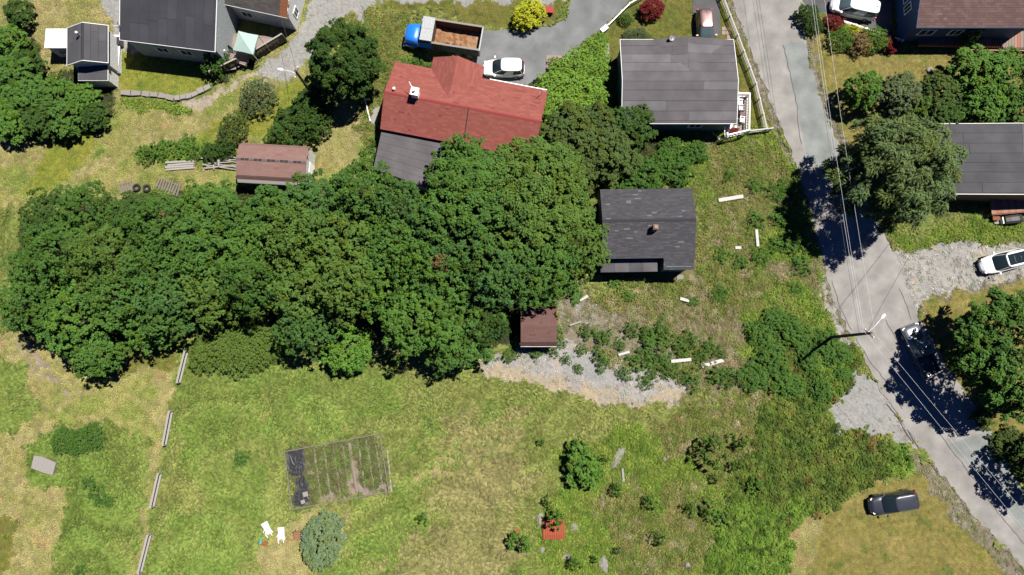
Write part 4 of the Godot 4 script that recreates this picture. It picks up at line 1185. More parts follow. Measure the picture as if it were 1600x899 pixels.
func build_shrubs():
	var put := func(rows, label, kind, leaf, group, called := "shrub"):
		for q in rows: shrub(called, label, q[0], q[1], q[2], q[3], kind, leaf, group)
	put.call([[8.50, -33.59, 1.4, 2.2], [6.73, -31.89, 1.9, 2.4], [8.60, -31.19, 1.6, 2.4], [4.56, -29.79, 1.8, 2.2], [7.03, -29.23, 2.2, 2.6], [5.48, -27.42, 2.0, 2.4], [8.70, -28.54, 1.5, 2.2], [9.32, -34.72, 0.9, 1.8], [3.35, -28.54, 1.2, 1.8], [7.67, -26.80, 1.6, 2.2], [9.09, -32.39, 1.2, 2.0], [5.24, -31.33, 1.3, 2.0], [4.14, -27.29, 1.2, 2.0]], "bright green bush in the thicket between the bungalows", "fine", M.leaf_hedge, "bright thicket between the bungalows")
	put.call([[-26.51, -28.41, 1.9, 2.8]], "grey-green rounded bush beside the gravel lane", "fine", M.leaf_grey, "")
	put.call([[-29.02, -24.97, 1.7, 2.4]], "grey-olive bush standing over the pink-roofed shed", "fine", M.leaf_olive, "")
	put.call([[-21.18, -27.05, 1.9, 2.8], [-22.71, -25.41, 2.2, 3.0], [-20.80, -25.41, 1.7, 2.8]], "dark green bush below the street lamp", "shrub", M.leaf_dark, "bushes below the street lamp")
	put.call([[-31.14, -32.23, 1.2, 2.8]], "small dark green tree-like bush at the deck corner", "shrub", M.leaf_mid, "")
	put.call([[-38.11, -22.60, 1.0, 1.4], [-36.67, -23.01, 1.0, 1.2], [-34.69, -23.28, 1.1, 1.1], [-33.32, -22.73, 0.9, 1.1]], "low green bush beside the stacked timber", "weed", M.leaf_bright, "bushes beside the stacked timber")
	put.call([[-31.32, -22.60, 0.9, 1.3], [-30.14, -23.01, 1.0, 1.4]], "dark bush between the shed and the log heap", "shrub", M.leaf_dark, "bushes behind the log heap")
	put.call([[1.77, -37.54, 1.6, 2.4]], "golden yellow-green bush beside the asphalt yard", "round", M.leaf_lime, "")
	put.call([[14.92, -38.33, 1.2, 1.8]], "round dark red bush on the bungalow lawn", "round", M.leaf_red, "")
	put.call([[12.17, -37.39, 0.7, 1.1]], "small round green bush on the bungalow lawn", "fine", M.leaf_mid, "")
	put.call([[12.55, -35.52, 0.7, 1.0], [13.50, -35.66, 0.8, 1.1], [14.31, -35.30, 0.6, 0.9]], "pale flowering bush against the grey bungalow", "fine", M.leaf_grey, "flowering bushes against the grey bungalow")
	put.call([[4.87, -32.29, 0.9, 1.3]], "spiky yellow-green plant on the tan patio", "weed", M.leaf_yellow, "")
	put.call([[-16.27, -2.18, 2.5, 3.8]], "round fresh green bush at the meadow edge", "round", M.leaf_fresh, "")
	put.call([[-30.79, -1.76, 1.80, 2.00], [-29.34, -2.53, 2.28, 2.38], [-27.39, -2.02, 2.40, 2.38], [-25.46, -2.21, 2.04, 2.25], [-24.68, -3.50, 1.92, 2.25], [-28.43, -3.69, 2.04, 2.38], [-26.49, -3.69, 2.04, 2.50], [-30.36, -3.50, 1.68, 2.00], [-24.16, -1.89, 1.20, 1.62]], "low olive-green bush below the woodland edge", "fine", M.leaf_low, "low bushes below the woodland edge")
	put.call([[-13.61, -3.19, 1.4, 0.9], [-12.19, -3.32, 1.2, 0.8]], "pale low bush at the woodland edge", "weed", M.leaf_grey, "pale bushes at the woodland edge")
	put.call([[6.85, 9.27, 1.9, 2.6]], "broad-leaved sapling standing alone in the grass", "leafy", M.leaf_bright, "")
	put.call([[19.55, 7.87, 1.3, 3.2]], "thin yellowish sapling casting a dark shadow", "sapling", M.leaf_yellow, "")
	put.call([[-18.44, 16.42, 2.3, 2.2]], "dense grey-green bush below the kitchen garden", "round", M.leaf_pale, "")
	put.call([[-44.57, 6.86, 1.3, 1.2], [-43.16, 6.99, 1.2, 1.2], [-41.73, 6.49, 1.2, 1.2]], "dark bush in a clump on the hay field", "fine", M.leaf_mid, "clump of bushes on the hay field")
	put.call([[-41.08, 12.21, 0.9, 1.0], [-42.11, 11.04, 0.6, 0.7], [-39.89, 12.94, 0.6, 0.6], [-42.31, 19.61, 0.6, 0.7], [-27.01, 8.74, 0.8, 0.8]], "small green bush in the grass", "weed", M.leaf_mid, "small bushes in the grass")
	# garden border across the road
	put.call([[31.52, -37.64, 1.1, 1.6], [32.15, -36.49, 0.9, 1.4]], "dark green bush at the drive corner by the road", "shrub", M.leaf_dark, "bushes at the drive corner")
	put.call([[34.34, -36.78, 0.9, 1.4]], "dark red bush beside the white van's drive", "shrub", M.leaf_red, "")
	put.call([[35.07, -35.06, 1.3, 1.7], [38.45, -34.92, 1.4, 1.7]], "green bush in the border below the white van", "fine", M.leaf_bright, "green bushes in the drive border")
	put.call([[36.94, -34.63, 1.1, 1.6]], "brown-tinged bush in the border below the white van", "shrub", M.leaf_brown, "")
	put.call([[36.35, -36.06, 0.7, 1.1]], "lime-green bush in the border below the white van", "shrub", M.leaf_lime, "")
	put.call([[40.14, -34.63, 0.9, 1.3]], "dark purple bush at the corner of the blue house", "shrub", M.leaf_red, "")
	put.call([[47.97, -34.92, 1.0, 3.4]], "tall dark bush against the deck of the blue house", "fine", M.leaf_dark, "")
	# scrub bushes on the rough ground round the charcoal roof
	put.call([[7.58, -3.83, 0.72, 0.9], [9.20, -3.31, 0.88, 1.0], [11.99, -3.96, 0.72, 0.9], [13.60, -3.57, 0.96, 1.1], [15.30, -3.89, 1.04, 1.1], [14.48, -2.15, 1.52, 1.2], [12.90, -1.12, 1.12, 1.0], [15.85, -0.35, 1.04, 1.0], [18.01, 0.93, 0.96, 1.1], [8.90, -1.12, 0.96, 1.0], [11.46, 0.35, 0.72, 0.8], [13.50, 1.12, 0.72, 0.7], [18.13, -3.18, 0.80, 0.9], [19.78, -2.15, 1.04, 1.0], [20.72, 0.54, 1.12, 1.1], [22.52, 0.67, 1.04, 1.1], [18.84, -1.25, 0.64, 0.7], [21.19, -1.76, 0.56, 0.7], [6.76, -0.16, 0.48, 0.6], [5.55, -1.12, 0.48, 0.7], [4.01, -2.09, 0.64, 0.8], [2.45, -1.83, 0.72, 0.8], [-0.26, -1.51, 0.80, 1.0], [16.94, -2.21, 0.88, 0.9], [10.99, -2.54, 0.64, 0.7], [6.98, -2.02, 0.56, 0.6], [14.16, 0.35, 0.64, 0.7]], "leafy green scrub bush on the stony yard", "weed", M.leaf_scrub, "scrub bushes on the stony yard")
	put.call([[3.90, -7.08, 1.0, 1.0], [4.98, -2.86, 0.6, 0.6], [4.66, -3.82, 0.6, 0.6]], "yellow-green bush against the small brown shed", "weed", M.leaf_yellow, "bushes against the small brown shed")
	put.call([[18.99, -22.60, 1.2, 1.4], [17.27, -20.75, 1.4, 1.6], [13.94, -20.41, 1.6, 1.9], [15.84, -21.77, 1.3, 1.6], [12.27, -19.59, 1.2, 1.4], [14.58, -19.39, 1.0, 1.1], [10.61, -19.39, 1.1, 1.3], [16.68, -23.49, 1.0, 1.2]], "green bush in the tangle behind the charcoal roof", "shrub", M.leaf_mid, "bushes behind the charcoal roof")
	put.call([[22.66, -20.15, 0.6, 0.8], [25.26, -15.40, 0.9, 0.9], [25.64, -11.72, 0.9, 1.1], [25.28, -19.13, 0.8, 0.9], [27.58, -18.45, 1.0, 1.0], [28.12, -15.74, 1.1, 1.1], [28.99, -13.05, 1.2, 1.2], [29.86, -10.72, 1.0, 1.0], [27.34, -13.05, 0.9, 1.0], [23.64, -11.05, 0.8, 0.8], [21.69, -11.72, 0.8, 0.7], [28.61, -19.13, 0.9, 1.0], [13.65, -10.52, 0.5, 0.8], [10.47, -9.07, 0.7, 0.7], [6.21, -8.08, 0.6, 0.6], [12.08, -7.62, 0.6, 0.6], [21.57, -8.08, 0.7, 0.7], [20.89, -7.42, 0.6, 0.6], [29.10, -8.41, 0.7, 0.7], [18.60, -7.10, 0.6, 0.6]], "small scrub bush on the slope beside the road", "weed", M.leaf_bright, "scrub on the roadside slope")
	put.call([[25.28, -3.83, 1.2, 1.1], [26.95, -5.13, 1.2, 1.1], [28.52, -3.83, 1.4, 1.2], [31.71, -2.86, 1.3, 1.1], [32.93, -1.57, 1.2, 1.0], [26.14, -1.25, 1.4, 1.2], [24.45, 0.67, 1.3, 1.1], [29.69, -1.25, 1.3, 1.1], [27.63, 1.31, 1.4, 1.2], [30.81, 1.94, 1.2, 1.1], [33.47, 0.35, 0.9, 0.8]], "bramble bush rising from the roadside thicket", "shrub", M.leaf_mid, "bushes in the roadside thicket")
	put.call([[9.17, 8.63, 0.45, 1.40], [10.38, 11.59, 0.63, 1.60], [13.68, 12.81, 0.63, 1.60], [14.35, 16.27, 0.63, 1.80], [22.50, 6.96, 0.72, 2.00], [22.23, 9.31, 0.63, 1.80], [17.56, 13.42, 0.63, 1.40], [3.45, 12.69, 0.45, 1.40], [4.26, 14.21, 0.81, 2.80], [0.75, 16.63, 1.08, 2.00], [6.09, 18.55, 0.63, 1.60], [8.08, 18.31, 0.36, 1.20], [10.34, 17.47, 0.36, 1.20], [19.98, 6.65, 0.45, 1.80], [20.03, 10.67, 0.45, 1.40], [23.91, 11.28, 0.72, 1.60], [19.43, 13.72, 0.90, 1.40], [20.66, 14.33, 0.72, 1.20], [2.85, 7.08, 0.36, 1.00], [-8.76, 14.45, 0.54, 1.00]], "young sapling sprouting in the rough grass", "sapling", M.leaf_bright, "saplings in the rough grass")
	put.call([[-11.20, -31.85, 1.1, 1.2], [-9.16, -31.50, 0.9, 1.1], [-9.85, -32.35, 0.7, 0.9], [-13.15, -27.42, 0.8, 0.9], [-12.87, -30.23, 0.7, 0.8], [-15.24, -21.87, 1.2, 1.2], [-14.07, -23.59, 0.9, 1.0]], "weedy bush against the red bungalow", "weed", M.leaf_mid, "weeds against the red bungalow")
	put.call([[49.15, 7.59, 1.4, 1.2], [50.15, 6.97, 1.3, 1.3], [47.15, 4.78, 1.0, 0.9]], "low bush below the spreading maple", "shrub", M.leaf_olive, "bushes below the spreading maple")

# ---------------------------------------------------------------- grass and other growth nobody could count
func tuft(sd: int, blades: int, spread: float, length: float, width: float, lie: float, scatter: float) -> ArrayMesh:
	var rng := RandomNumberGenerator.new()
	rng.seed = sd
	var out := Leaves.new()
	for i in blades:
		var p := Vector3(rng.randf_range(-1, 1) * spread, -0.03, rng.randf_range(-1, 1) * spread)
		var a := rng.randf_range(-scatter, scatter)
		var d := Vector3(cos(a), 0, sin(a))
		var l := length * rng.randf_range(0.6, 1.2)
		var s := Vector3(-d.z, 0, d.x) * width * rng.randf_range(0.6, 1.3)
		var up := l * (1.0 - lie * 0.75)
		var q := p + d * l * lie * 0.35 + Vector3(0, up * 0.7, 0)
		var e := p + d * l * lie * 0.95 + Vector3(0, up * (1.0 - 0.3 * lie), 0)
		var nn := (Vector3.UP + (s.normalized() * rng.randf_range(-0.5, 0.5)) - d * 0.25).normalized()
		var j := rng.randf_range(0.7, 1.3)
		var c := Color(j * rng.randf_range(0.94, 1.08), j, j * rng.randf_range(0.85, 1.1))
		for v in [p - s, q - s * 0.9, q + s * 0.9, p - s, q + s * 0.9, p + s, q - s * 0.9, e, q + s * 0.9]:
			out.v.append(v); out.n.append(nn); out.c.append(c)
	return out.mesh()

func scatter(called: String, label: String, cat: String, mesh: Mesh, m: Material, places: Array):
	var mm := MultiMesh.new()
	mm.transform_format = MultiMesh.TRANSFORM_3D
	mm.use_colors = true
	mm.mesh = mesh
	mm.instance_count = places.size()
	for i in places.size():
		mm.set_instance_transform(i, places[i][0])
		mm.set_instance_color(i, places[i][1])
	var o := MultiMeshInstance3D.new()
	o.name = numbered(called)
	o.multimesh = mm
	o.material_override = m
	add_child(o)
	tag(o, label, cat, "", "stuff")

func build_small_growth():
	var gm := vcol_mat(0.75)
	gm.metallic_specular = 0.25
	var lists := {"long": [], "lawn": [], "weed": [], "bramble": []}
	var rng := RandomNumberGenerator.new()
	rng.seed = 4242
	var cell := 0.15
	var x := GX0
	while x < GX0 + NX * STEP:
		var z := GZ0
		while z < GZ0 + NZ * STEP - 0.0:
			var px := x + rng.randf() * cell
			var pz := z + rng.randf() * cell
			z += cell
			var id := zone_at(px, pz)
			var k: Dictionary = zones[id]
			if k.growth == "" or rng.randf() > k.density * cell * cell: continue
			if on_road(px, pz): continue
			var c := colour_at(px, pz, id)
			var j := rng.randf_range(0.7, 1.75) if k.growth != "long" else rng.randf_range(0.66, 1.45)
			if k.growth == "bramble": j = rng.randf_range(0.5, 1.7)
			if k.growth == "weed" and rng.randf() < 0.35: c = c.lerp(base(108, 152, 52), 0.75)
			if k.growth != "bramble": c = c.lerp(k.a if rng.randf() < 0.5 else k.b, 0.4)
			c = Color(c.r * j, c.g * j, c.b * j)
			var s: float = k.tall * rng.randf_range(0.7, 1.35)
			var turn := rng.randf() * TAU
			if k.growth == "long": turn = 3.0 * n_flow.get_noise_2d(px, pz) * PI + 0.6 * n_patch.get_noise_2d(px * 2, pz * 2) * PI + rng.randf_range(-0.3, 0.3)
			lists[k.growth].append([Transform3D(Basis(Vector3.UP, turn) * Basis.from_scale(Vector3(s, s * rng.randf_range(0.7, 1.2), s)), Vector3(px, -0.03, pz)), c])
		x += cell
	print(lists.long.size(), " ", lists.lawn.size(), " ", lists.weed.size(), " ", lists.bramble.size())
	var pebbles := []
	for i in 60000:
		var px := rng.randf_range(GX0, -GX0)
		var pz := rng.randf_range(GZ0, GZ0 + NZ * STEP)
		var nm: String = zones[zone_at(px, pz)].called
		if not (nm.begins_with("gravel") or nm == "sand" or nm == "verge") or on_road(px, pz): continue
		var c := base(210, 206, 198).lerp(base(140, 135, 126), pow(rng.randf(), 1.3))
		var s := rng.randf_range(0.02, 0.075)
		pebbles.append([Transform3D(Basis(Vector3.UP, rng.randf() * TAU) * Basis.from_scale(Vector3(s, s * 0.6, s * rng.randf_range(0.6, 1.4))), Vector3(px, -0.03, pz)), c])
	print("pebbles ", pebbles.size())
	scatter("gravel_stones", "loose grey and tan stones on the gravel patches", "gravel", rock_mesh(5), gm, pebbles)
	scatter("meadow_grass", "long wind-combed grass of the open meadow", "grass", tuft(1, 12, 0.1, 0.44, 0.021, 0.68, 0.4), gm, lists.long)
	scatter("lawn_grass", "short mown and dried grass of lawns and hay field", "grass", tuft(2, 18, 0.16, 0.17, 0.022, 0.6, PI), gm, lists.lawn)
	scatter("weeds", "mixed weeds and rough grass of the scrubland", "weeds", weed_mesh(), gm, lists.weed)
	scatter("brambles", "tangled green bramble thicket beside the road", "brambles", crown(301, 0.4, -0.1, 0.42, 0.17, 12, 4, 6, 0.1, 0.11, 0.5, 0.1, 0.35, 0.0), gm, lists.bramble)

func weed_mesh() -> ArrayMesh:
	var rng := RandomNumberGenerator.new()
	rng.seed = 12
	var out := Leaves.new()
	for i in 26:
		var a := rng.randf() * TAU
		var r := 0.3 * sqrt(rng.randf())
		var e := Vector3(cos(a), 0, sin(a))
		var nn := (Vector3.UP + e * 0.3 + rand_dir(rng) * 0.5).normalized()
		var ax := (e + rand_dir(rng) * 0.4)
		ax = (ax - nn * ax.dot(nn)).normalized()
		var j := rng.randf_range(0.65, 1.3)
		out.leaf(e * r + Vector3(0, rng.randf_range(0.02, 0.24), 0), nn, ax, rng.randf_range(0.04, 0.11), rng.randf_range(0.2, 0.5), Color(j, j, j))
	return out.mesh()

var road_polys := []
func on_road(x: float, z: float) -> bool:
	for p in road_polys:
		if p[0].has_point(Vector2(x, z)) and Geometry2D.is_point_in_polygon(Vector2(x, z), p[1]): return true
	return false

# where nothing grows: under sheets, slabs and timber that lie on the ground
func keep_bare():
	for p in [poly([-47.90, 8.49, -45.44, 8.80, -45.33, 10.30, -47.91, 9.93]), poly([2.92, 14.57, 5.26, 14.57, 5.24, 16.53, 2.91, 16.53]), poly([-22.56, 7.99, -20.84, 7.67, -20.08, 11.17, -20.01, 13.28, -21.60, 13.40]), poly([-36.61, -22.02, -33.25, -22.23, -33.18, -20.91, -36.53, -20.77]), poly([-32.88, -22.85, -28.83, -22.71, -28.75, -20.91, -32.79, -21.05]), poly([-37.42, -19.81, -34.33, -19.81, -34.26, -18.58, -37.33, -18.44]), poly([-41.29, -19.54, -37.80, -19.54, -37.74, -18.44, -41.22, -18.44]), poly([35.14, 12.04, 40.76, 11.73, 40.59, 14.27, 34.99, 14.64]), poly([-41.94, -29.44, -37.44, -29.44, -35.37, -28.95, -32.17, -30.22, -31.81, -29.80, -35.33, -28.17, -41.90, -28.88]), poly([15.67, -18.85, 19.42, -18.85, 19.12, -9.13, 8.58, -9.80, 8.70, -18.58])]:
		var box := Rect2(p[0], Vector2.ZERO)
		for v in p: box = box.expand(v)
		road_polys.append([box, p])

# ---------------------------------------------------------------- vehicles; local +x is forward
func loft(st: SurfaceTool, rings: Array):
	for i in rings.size() - 1:
		var n: int = rings[i].size()
		for k in n - 1: quad(st, rings[i][k], rings[i + 1][k], rings[i + 1][k + 1], rings[i][k + 1])
	for q in [[rings[0], true], [rings[-1], false]]:
		var r: Array = q[0]
		for k in range(1, r.size() - 1):
			var t := [r[0], r[k], r[k + 1]] if q[1] else [r[0], r[k + 1], r[k]]
			for v in t: st.add_vertex(v)

# section of a car body: from one sill over the top to the other
func section(x: float, w: float, y0: float, top: float, crown_h: float) -> Array:
	var half := [[w * 0.9, y0], [w, y0 + 0.16], [w, top - 0.22], [w * 0.965, top - 0.08], [w * 0.86, top], [w * 0.45, top + crown_h]]
	var out := []
	for p in half: out.append(Vector3(x, p[1], -p[0]))
	half.reverse()
	for p in half: out.append(Vector3(x, p[1], p[0]))
	return out

func wheel(t: Node, x: float, z: float, r: float, w: float):
	var o := Node3D.new()
	o.name = "wheel"
	t.add_child(o, true)
	o.position = Vector3(x, r, z)
	var st := tool()
	lathe(st, Vector3.ZERO, [[r * 0.62, -w / 2], [r * 0.93, -w / 2], [r, -w * 0.3], [r, w * 0.3], [r * 0.93, w / 2], [r * 0.62, w / 2], [r * 0.62, -w / 2]], 20, 1.0, Basis(Vector3.RIGHT, PI / 2))
	done("tyre", st, M.tyre, o)
	st = tool()
	lathe(st, Vector3.ZERO, [[0.0, -w * 0.42], [r * 0.3, -w * 0.4], [r * 0.62, -w * 0.46], [r * 0.62, w * 0.46], [r * 0.3, w * 0.4], [0.0, w * 0.42]], 16, 1.0, Basis(Vector3.RIGHT, PI / 2))
	done("rim", st, M.rim, o)

# glass or trim lying on a four-cornered face, pulled in from its edges and lifted off it
func panel(called: String, p: Array, inset: float, lift: float, m: Material, t: Node):
	var c: Vector3 = (p[0] + p[1] + p[2] + p[3]) / 4
	var n: Vector3 = (p[2] - p[0]).cross(p[1] - p[3]).normalized()
	if n.dot(c - Vector3(c.x * 0.3, 0.6, 0)) < 0: n = -n
	var q := []
	for i in 4:
		var v: Vector3 = p[i]
		var a: Vector3 = (p[(i + 1) % 4] - v).normalized()
		var b: Vector3 = (p[(i + 3) % 4] - v).normalized()
		q.append(v + (a + b) * inset + n * lift)
	var st := tool()
	quad(st, q[0], q[1], q[2], q[3])
	for i in 4: quad(st, q[i], q[i] - n * (lift + 0.01), q[(i + 1) % 4] - n * (lift + 0.01), q[(i + 1) % 4])
	done(called, st, m, t)

func car(called: String, label: String, cat: String, at: Vector3, facing: Vector3, l: float, wd: float, h: float, paint: Material, o: Dictionary) -> Node3D:
	var t := thing(called, label, cat, flat(at), yaw_of(facing))
	var w := wd / 2
	var belt: float = o.get("belt", h * 0.6)
	var hood: float = o.get("hood", belt - 0.08)
	# body from tail to nose: rounded in plan, falling towards both ends
	var st := smooth_tool()
	loft(st, body_rings(l, w, belt, hood))
	done("body", st, paint, t)
	var r0: float = o.get("roof0", -0.4) * l
	var r1: float = o.get("roof1", 0.06) * l
	var b1: float = o.get("cowl", 0.27) * l
	var wr := w * 0.76
	glasshouse(t, o.get("tail", -0.47) * l, b1, w * 0.92, belt - 0.03, r0, r1, wr, h - 0.05, o.get("glass", M.glass), paint)
	if o.get("sunroof", false):
		for k in 3: board("sunroof", Vector3((r1 - r0) * 0.27, 0.02, wr * 1.5), Vector3(lerpf(r0, r1, 0.22 + 0.29 * k), h + 0.042 - 0.012 * absf(k - 1), 0), M.glass, t)
	if o.get("rails", false):
		for s in [-1, 1]: beam("roof_rail", Vector3(r0 + 0.15, h + 0.06, s * wr * 0.93), Vector3(r1 - 0.1, h + 0.06, s * wr * 0.9), 0.05, 0.04, o.get("rail_mat", M.black), t)
	if o.get("aerial", true): board("aerial", Vector3(0.16, 0.06, 0.05), Vector3(r0 + 0.3, h + 0.05, 0), M.black, t)
	for s in [-1, 1]:
		st = tool()
		bx(st, Vector3(b1 - 0.28, belt + 0.1, s * (w + 0.1)), Vector3(0.16, 0.16, 0.22), 0.2 * s)
		done("mirror", st, o.get("mirror", paint), t)
		st = tool()
		bx(st, Vector3(l * 0.442, hood - 0.2, s * w * 0.68), Vector3(0.2, 0.1, 0.24), -0.7 * s)
		done("headlight", st, M.lamp_clear, t)
		st = tool()
		bx(st, Vector3(-l * 0.458, belt - 0.16, s * w * 0.8), Vector3(0.12, 0.26, 0.16), -0.5 * s)
		done("tail_light", st, M.lamp_red, t)
		wheel(t, l * 0.31, s * (w - 0.1), 0.34, 0.23)
		wheel(t, -l * 0.29, s * (w - 0.1), 0.34, 0.23)
	st = tool()
	bx(st, Vector3(l * 0.478, 0.46, 0), Vector3(0.16, 0.26, wd * 0.66))
	done("grille", st, M.black, t)
	st = tool()
	bx(st, Vector3(-l * 0.482, 0.45, 0), Vector3(0.12, 0.2, wd * 0.84))
	done("bumper", st, M.black, t)
	return t

func smooth_tool() -> SurfaceTool:
	var st := SurfaceTool.new()
	st.begin(Mesh.PRIMITIVE_TRIANGLES)
	st.set_smooth_group(0)
	return st

func body_rings(l: float, w: float, belt: float, hood: float) -> Array:
	var rings := []
	for i in 25:
		var u := -cos(PI * (0.04 + 0.92 * i / 24.0)) / cos(PI * 0.04)
		var n := 5.0 if u < 0 else 3.6
		var ww := w * maxf(0.42, pow(maxf(0.0, 1.0 - pow(absf(u), n)), 1.0 / n))
		var top := lerpf(belt, hood, smoothstep(0.25, 0.5, u)) - 0.09 * smoothstep(0.5, 0.9, u)
		top = lerpf(top, 0.62, pow(smoothstep(0.84, 1.0, absf(u)), 2.0))
		rings.append(section(u * l / 2, ww, 0.2 + 0.14 * pow(absf(u), 8.0), top, 0.04))
	return rings

# glass all round between waist and roof, parted by painted pillars, under a domed roof panel
func glasshouse(t: Node, b0: float, b1: float, wb: float, yb: float, r0: float, r1: float, wr: float, yr: float, glass: Material, paint: Material):
	var n := 72
	var e := 2.0 / 5.0
	var at := func(k: int, f: float) -> Vector3:
		var a := TAU * (k + 0.5) / n
		var g := f - 0.1 * sin(PI * f)
		var cx := lerpf((b0 + b1) / 2, (r0 + r1) / 2, g)
		var hx := lerpf((b1 - b0) / 2, (r1 - r0) / 2, g)
		return Vector3(cx + hx * signf(cos(a)) * pow(absf(cos(a)), e), lerpf(yb, yr, f), lerpf(wb, wr, g) * signf(sin(a)) * pow(absf(sin(a)), e))
	var sts := {}
	for k in n:
		var a := TAU * (k + 1.0) / n
		var xf := pow(absf(cos(a)), e)
		var zf := pow(absf(sin(a)), e)
		var place := "_%d%d" % [signi(int(signf(cos(a)))), signi(int(signf(sin(a))))]
		var which := "pillar" + place if xf > 0.5 else "pillar_mid%d" % int(signf(sin(a)))
		if zf < 0.84: which = "windscreen" if cos(a) > 0 else "rear_window"
		elif xf < 0.86 and xf > 0.12: which = "side_window" + place
		if not sts.has(which): sts[which] = smooth_tool()
		for j in 4:
			var f0 := j / 4.0
			var f1 := (j + 1) / 4.0
			quad(sts[which], at.call(k, f0), at.call(k, f1), at.call((k + 1) % n, f1), at.call((k + 1) % n, f0))
	for key in sts:
		var called := "pillar"
		for q in ["windscreen", "rear_window", "side_window"]:
			if key.begins_with(q): called = q
		done(called, sts[key], paint if called == "pillar" else glass, t)
	var st := smooth_tool()
	var mid := Vector3((r0 + r1) / 2, 0, 0)
	var levels := [[1.03, -0.05], [1.02, 0.0], [0.95, 0.03], [0.75, 0.05], [0.4, 0.06], [0.0, 0.065]]
	for k in n:
		for j in levels.size() - 1:
			var f := func(kk: int, q: Array) -> Vector3:
				var p: Vector3 = at.call(kk % n, 1.0)
				return Vector3(mid.x + (p.x - mid.x) * q[0], yr + q[1], p.z * q[0])
			quad(st, f.call(k, levels[j]), f.call(k, levels[j + 1]), f.call(k + 1, levels[j + 1]), f.call(k + 1, levels[j]))
	done("roof", st, paint, t)

func gloss(c: Color, rough := 0.25, metal := 0.0) -> StandardMaterial3D:
	var m := mat(c, rough, metal)
	m.clearcoat_enabled = true
	m.clearcoat = 0.8
	m.clearcoat_roughness = 0.05
	return m

func build_vehicles():
	var white := gloss(Color(0.72, 0.73, 0.74), 0.4)
	car("parked_car", "white crossover parked on the asphalt yard behind the red bungalow", "car", Vector3(-0.88, 0.90, -31.82), Vector3(-1, 0, -0.01), 4.45, 1.85, 1.66, white, {"rails": false, "tail": -0.485, "roof0": -0.42})
	car("parked_car", "brown hatchback parked nose-in at the grey bungalow", "car", Vector3(20.60, 0.90, -36.23), Vector3(0.03, 0, 1), 4.5, 1.82, 1.55, gloss(Color(0.17, 0.105, 0.1), 0.25, 0.5), {"glass": M.glass_pale})
	car("parked_van", "white minivan on the dark drive by the blue house", "van", Vector3(36.59, 1.00, -38.54), Vector3(-0.97, 0, -0.22), 5.0, 1.95, 1.8, white, {"glass": M.glass_pale, "roof0": -0.45, "roof1": 0.16, "tail": -0.49, "cowl": 0.34})
	car("parked_car", "white car with a dark panoramic roof on the gravel", "car", Vector3(50.36, 0.90, -11.12), Vector3(-0.97, 0, 0.24), 4.9, 1.95, 1.7, white, {"sunroof": true, "rails": true, "rail_mat": white, "tail": -0.48})
	car("parked_car", "dark grey car parked on the dry lawn", "car", Vector3(37.58, 0.80, 12.89), Vector3(-0.985, 0, 0.165), 4.85, 1.92, 1.7, gloss(Color(0.055, 0.06, 0.072), 0.22, 0.5), {"rails": true, "mirror": M.black, "tail": -0.48})
	pickup()
	dump_truck()

func pickup():
	var paint := gloss(Color(0.2, 0.21, 0.23), 0.22, 0.6)
	var t := thing("pickup_truck", "silver-grey pickup parked half under the spreading maple", "pickup", flat(Vector3(41.19, 0.90, -2.08)), yaw_of(Vector3(-0.38, 0, -0.92)))
	var l := 5.4
	var w := 0.97
	var rings := []
	for s in [[-0.5, 0.96, 1.02], [-0.49, 0.99, 1.06], [-0.12, 1.0, 1.06], [-0.1, 1.0, 1.1], [0.16, 1.0, 1.1], [0.22, 1.0, 1.08], [0.38, 0.98, 1.05], [0.45, 0.93, 0.99], [0.49, 0.84, 0.86], [0.5, 0.74, 0.68]]: rings.append(section(s[0] * l, s[1] * w, 0.34, s[2] if s[0] > -0.11 else 0.66, 0.03))
	var st := SurfaceTool.new()
	st.begin(Mesh.PRIMITIVE_TRIANGLES)
	st.set_smooth_group(0)
	loft(st, rings)
	done("body", st, paint, t)
	# open bed with ribbed floor
	for s in [-1, 1]: board("bed_side", Vector3(l * 0.39, 0.46, 0.14), Vector3(-l * 0.302, 0.85, s * (w - 0.075)), paint, t)
	board("tailgate", Vector3(0.09, 0.46, w * 2 - 0.3), Vector3(-l * 0.49, 0.85, 0), paint, t)
	for k in 7: board("bed_rib", Vector3(l * 0.37, 0.03, 0.1), Vector3(-l * 0.3, 0.71, -0.72 + 0.24 * k), M.black, t)
	glasshouse(t, -0.64, 1.18, 0.88, 1.05, -0.5, 0.42, 0.74, 1.74, M.glass_pale, paint)
	for s in [-1, 1]:
		st = tool(); bx(st, Vector3(0.95, 1.18, s * (w + 0.13)), Vector3(0.16, 0.22, 0.26)); done("mirror", st, M.rim, t)
		st = tool(); bx(st, Vector3(l * 0.46, 0.84, s * 0.72), Vector3(0.28, 0.18, 0.34), -0.4 * s); done("headlight", st, M.lamp_clear, t)
		st = tool(); bx(st, Vector3(-l * 0.5, 0.84, s * 0.9), Vector3(0.08, 0.34, 0.12)); done("tail_light", st, M.lamp_red, t)
		wheel(t, l * 0.32, s * (w - 0.1), 0.38, 0.26)
		wheel(t, -l * 0.3, s * (w - 0.1), 0.38, 0.26)
	board("grille", Vector3(0.1, 0.3, 1.2), Vector3(l * 0.488, 0.64, 0), M.black, t)
	board("bumper", Vector3(0.16, 0.2, 1.8), Vector3(-l * 0.51, 0.5, 0), M.rim, t)

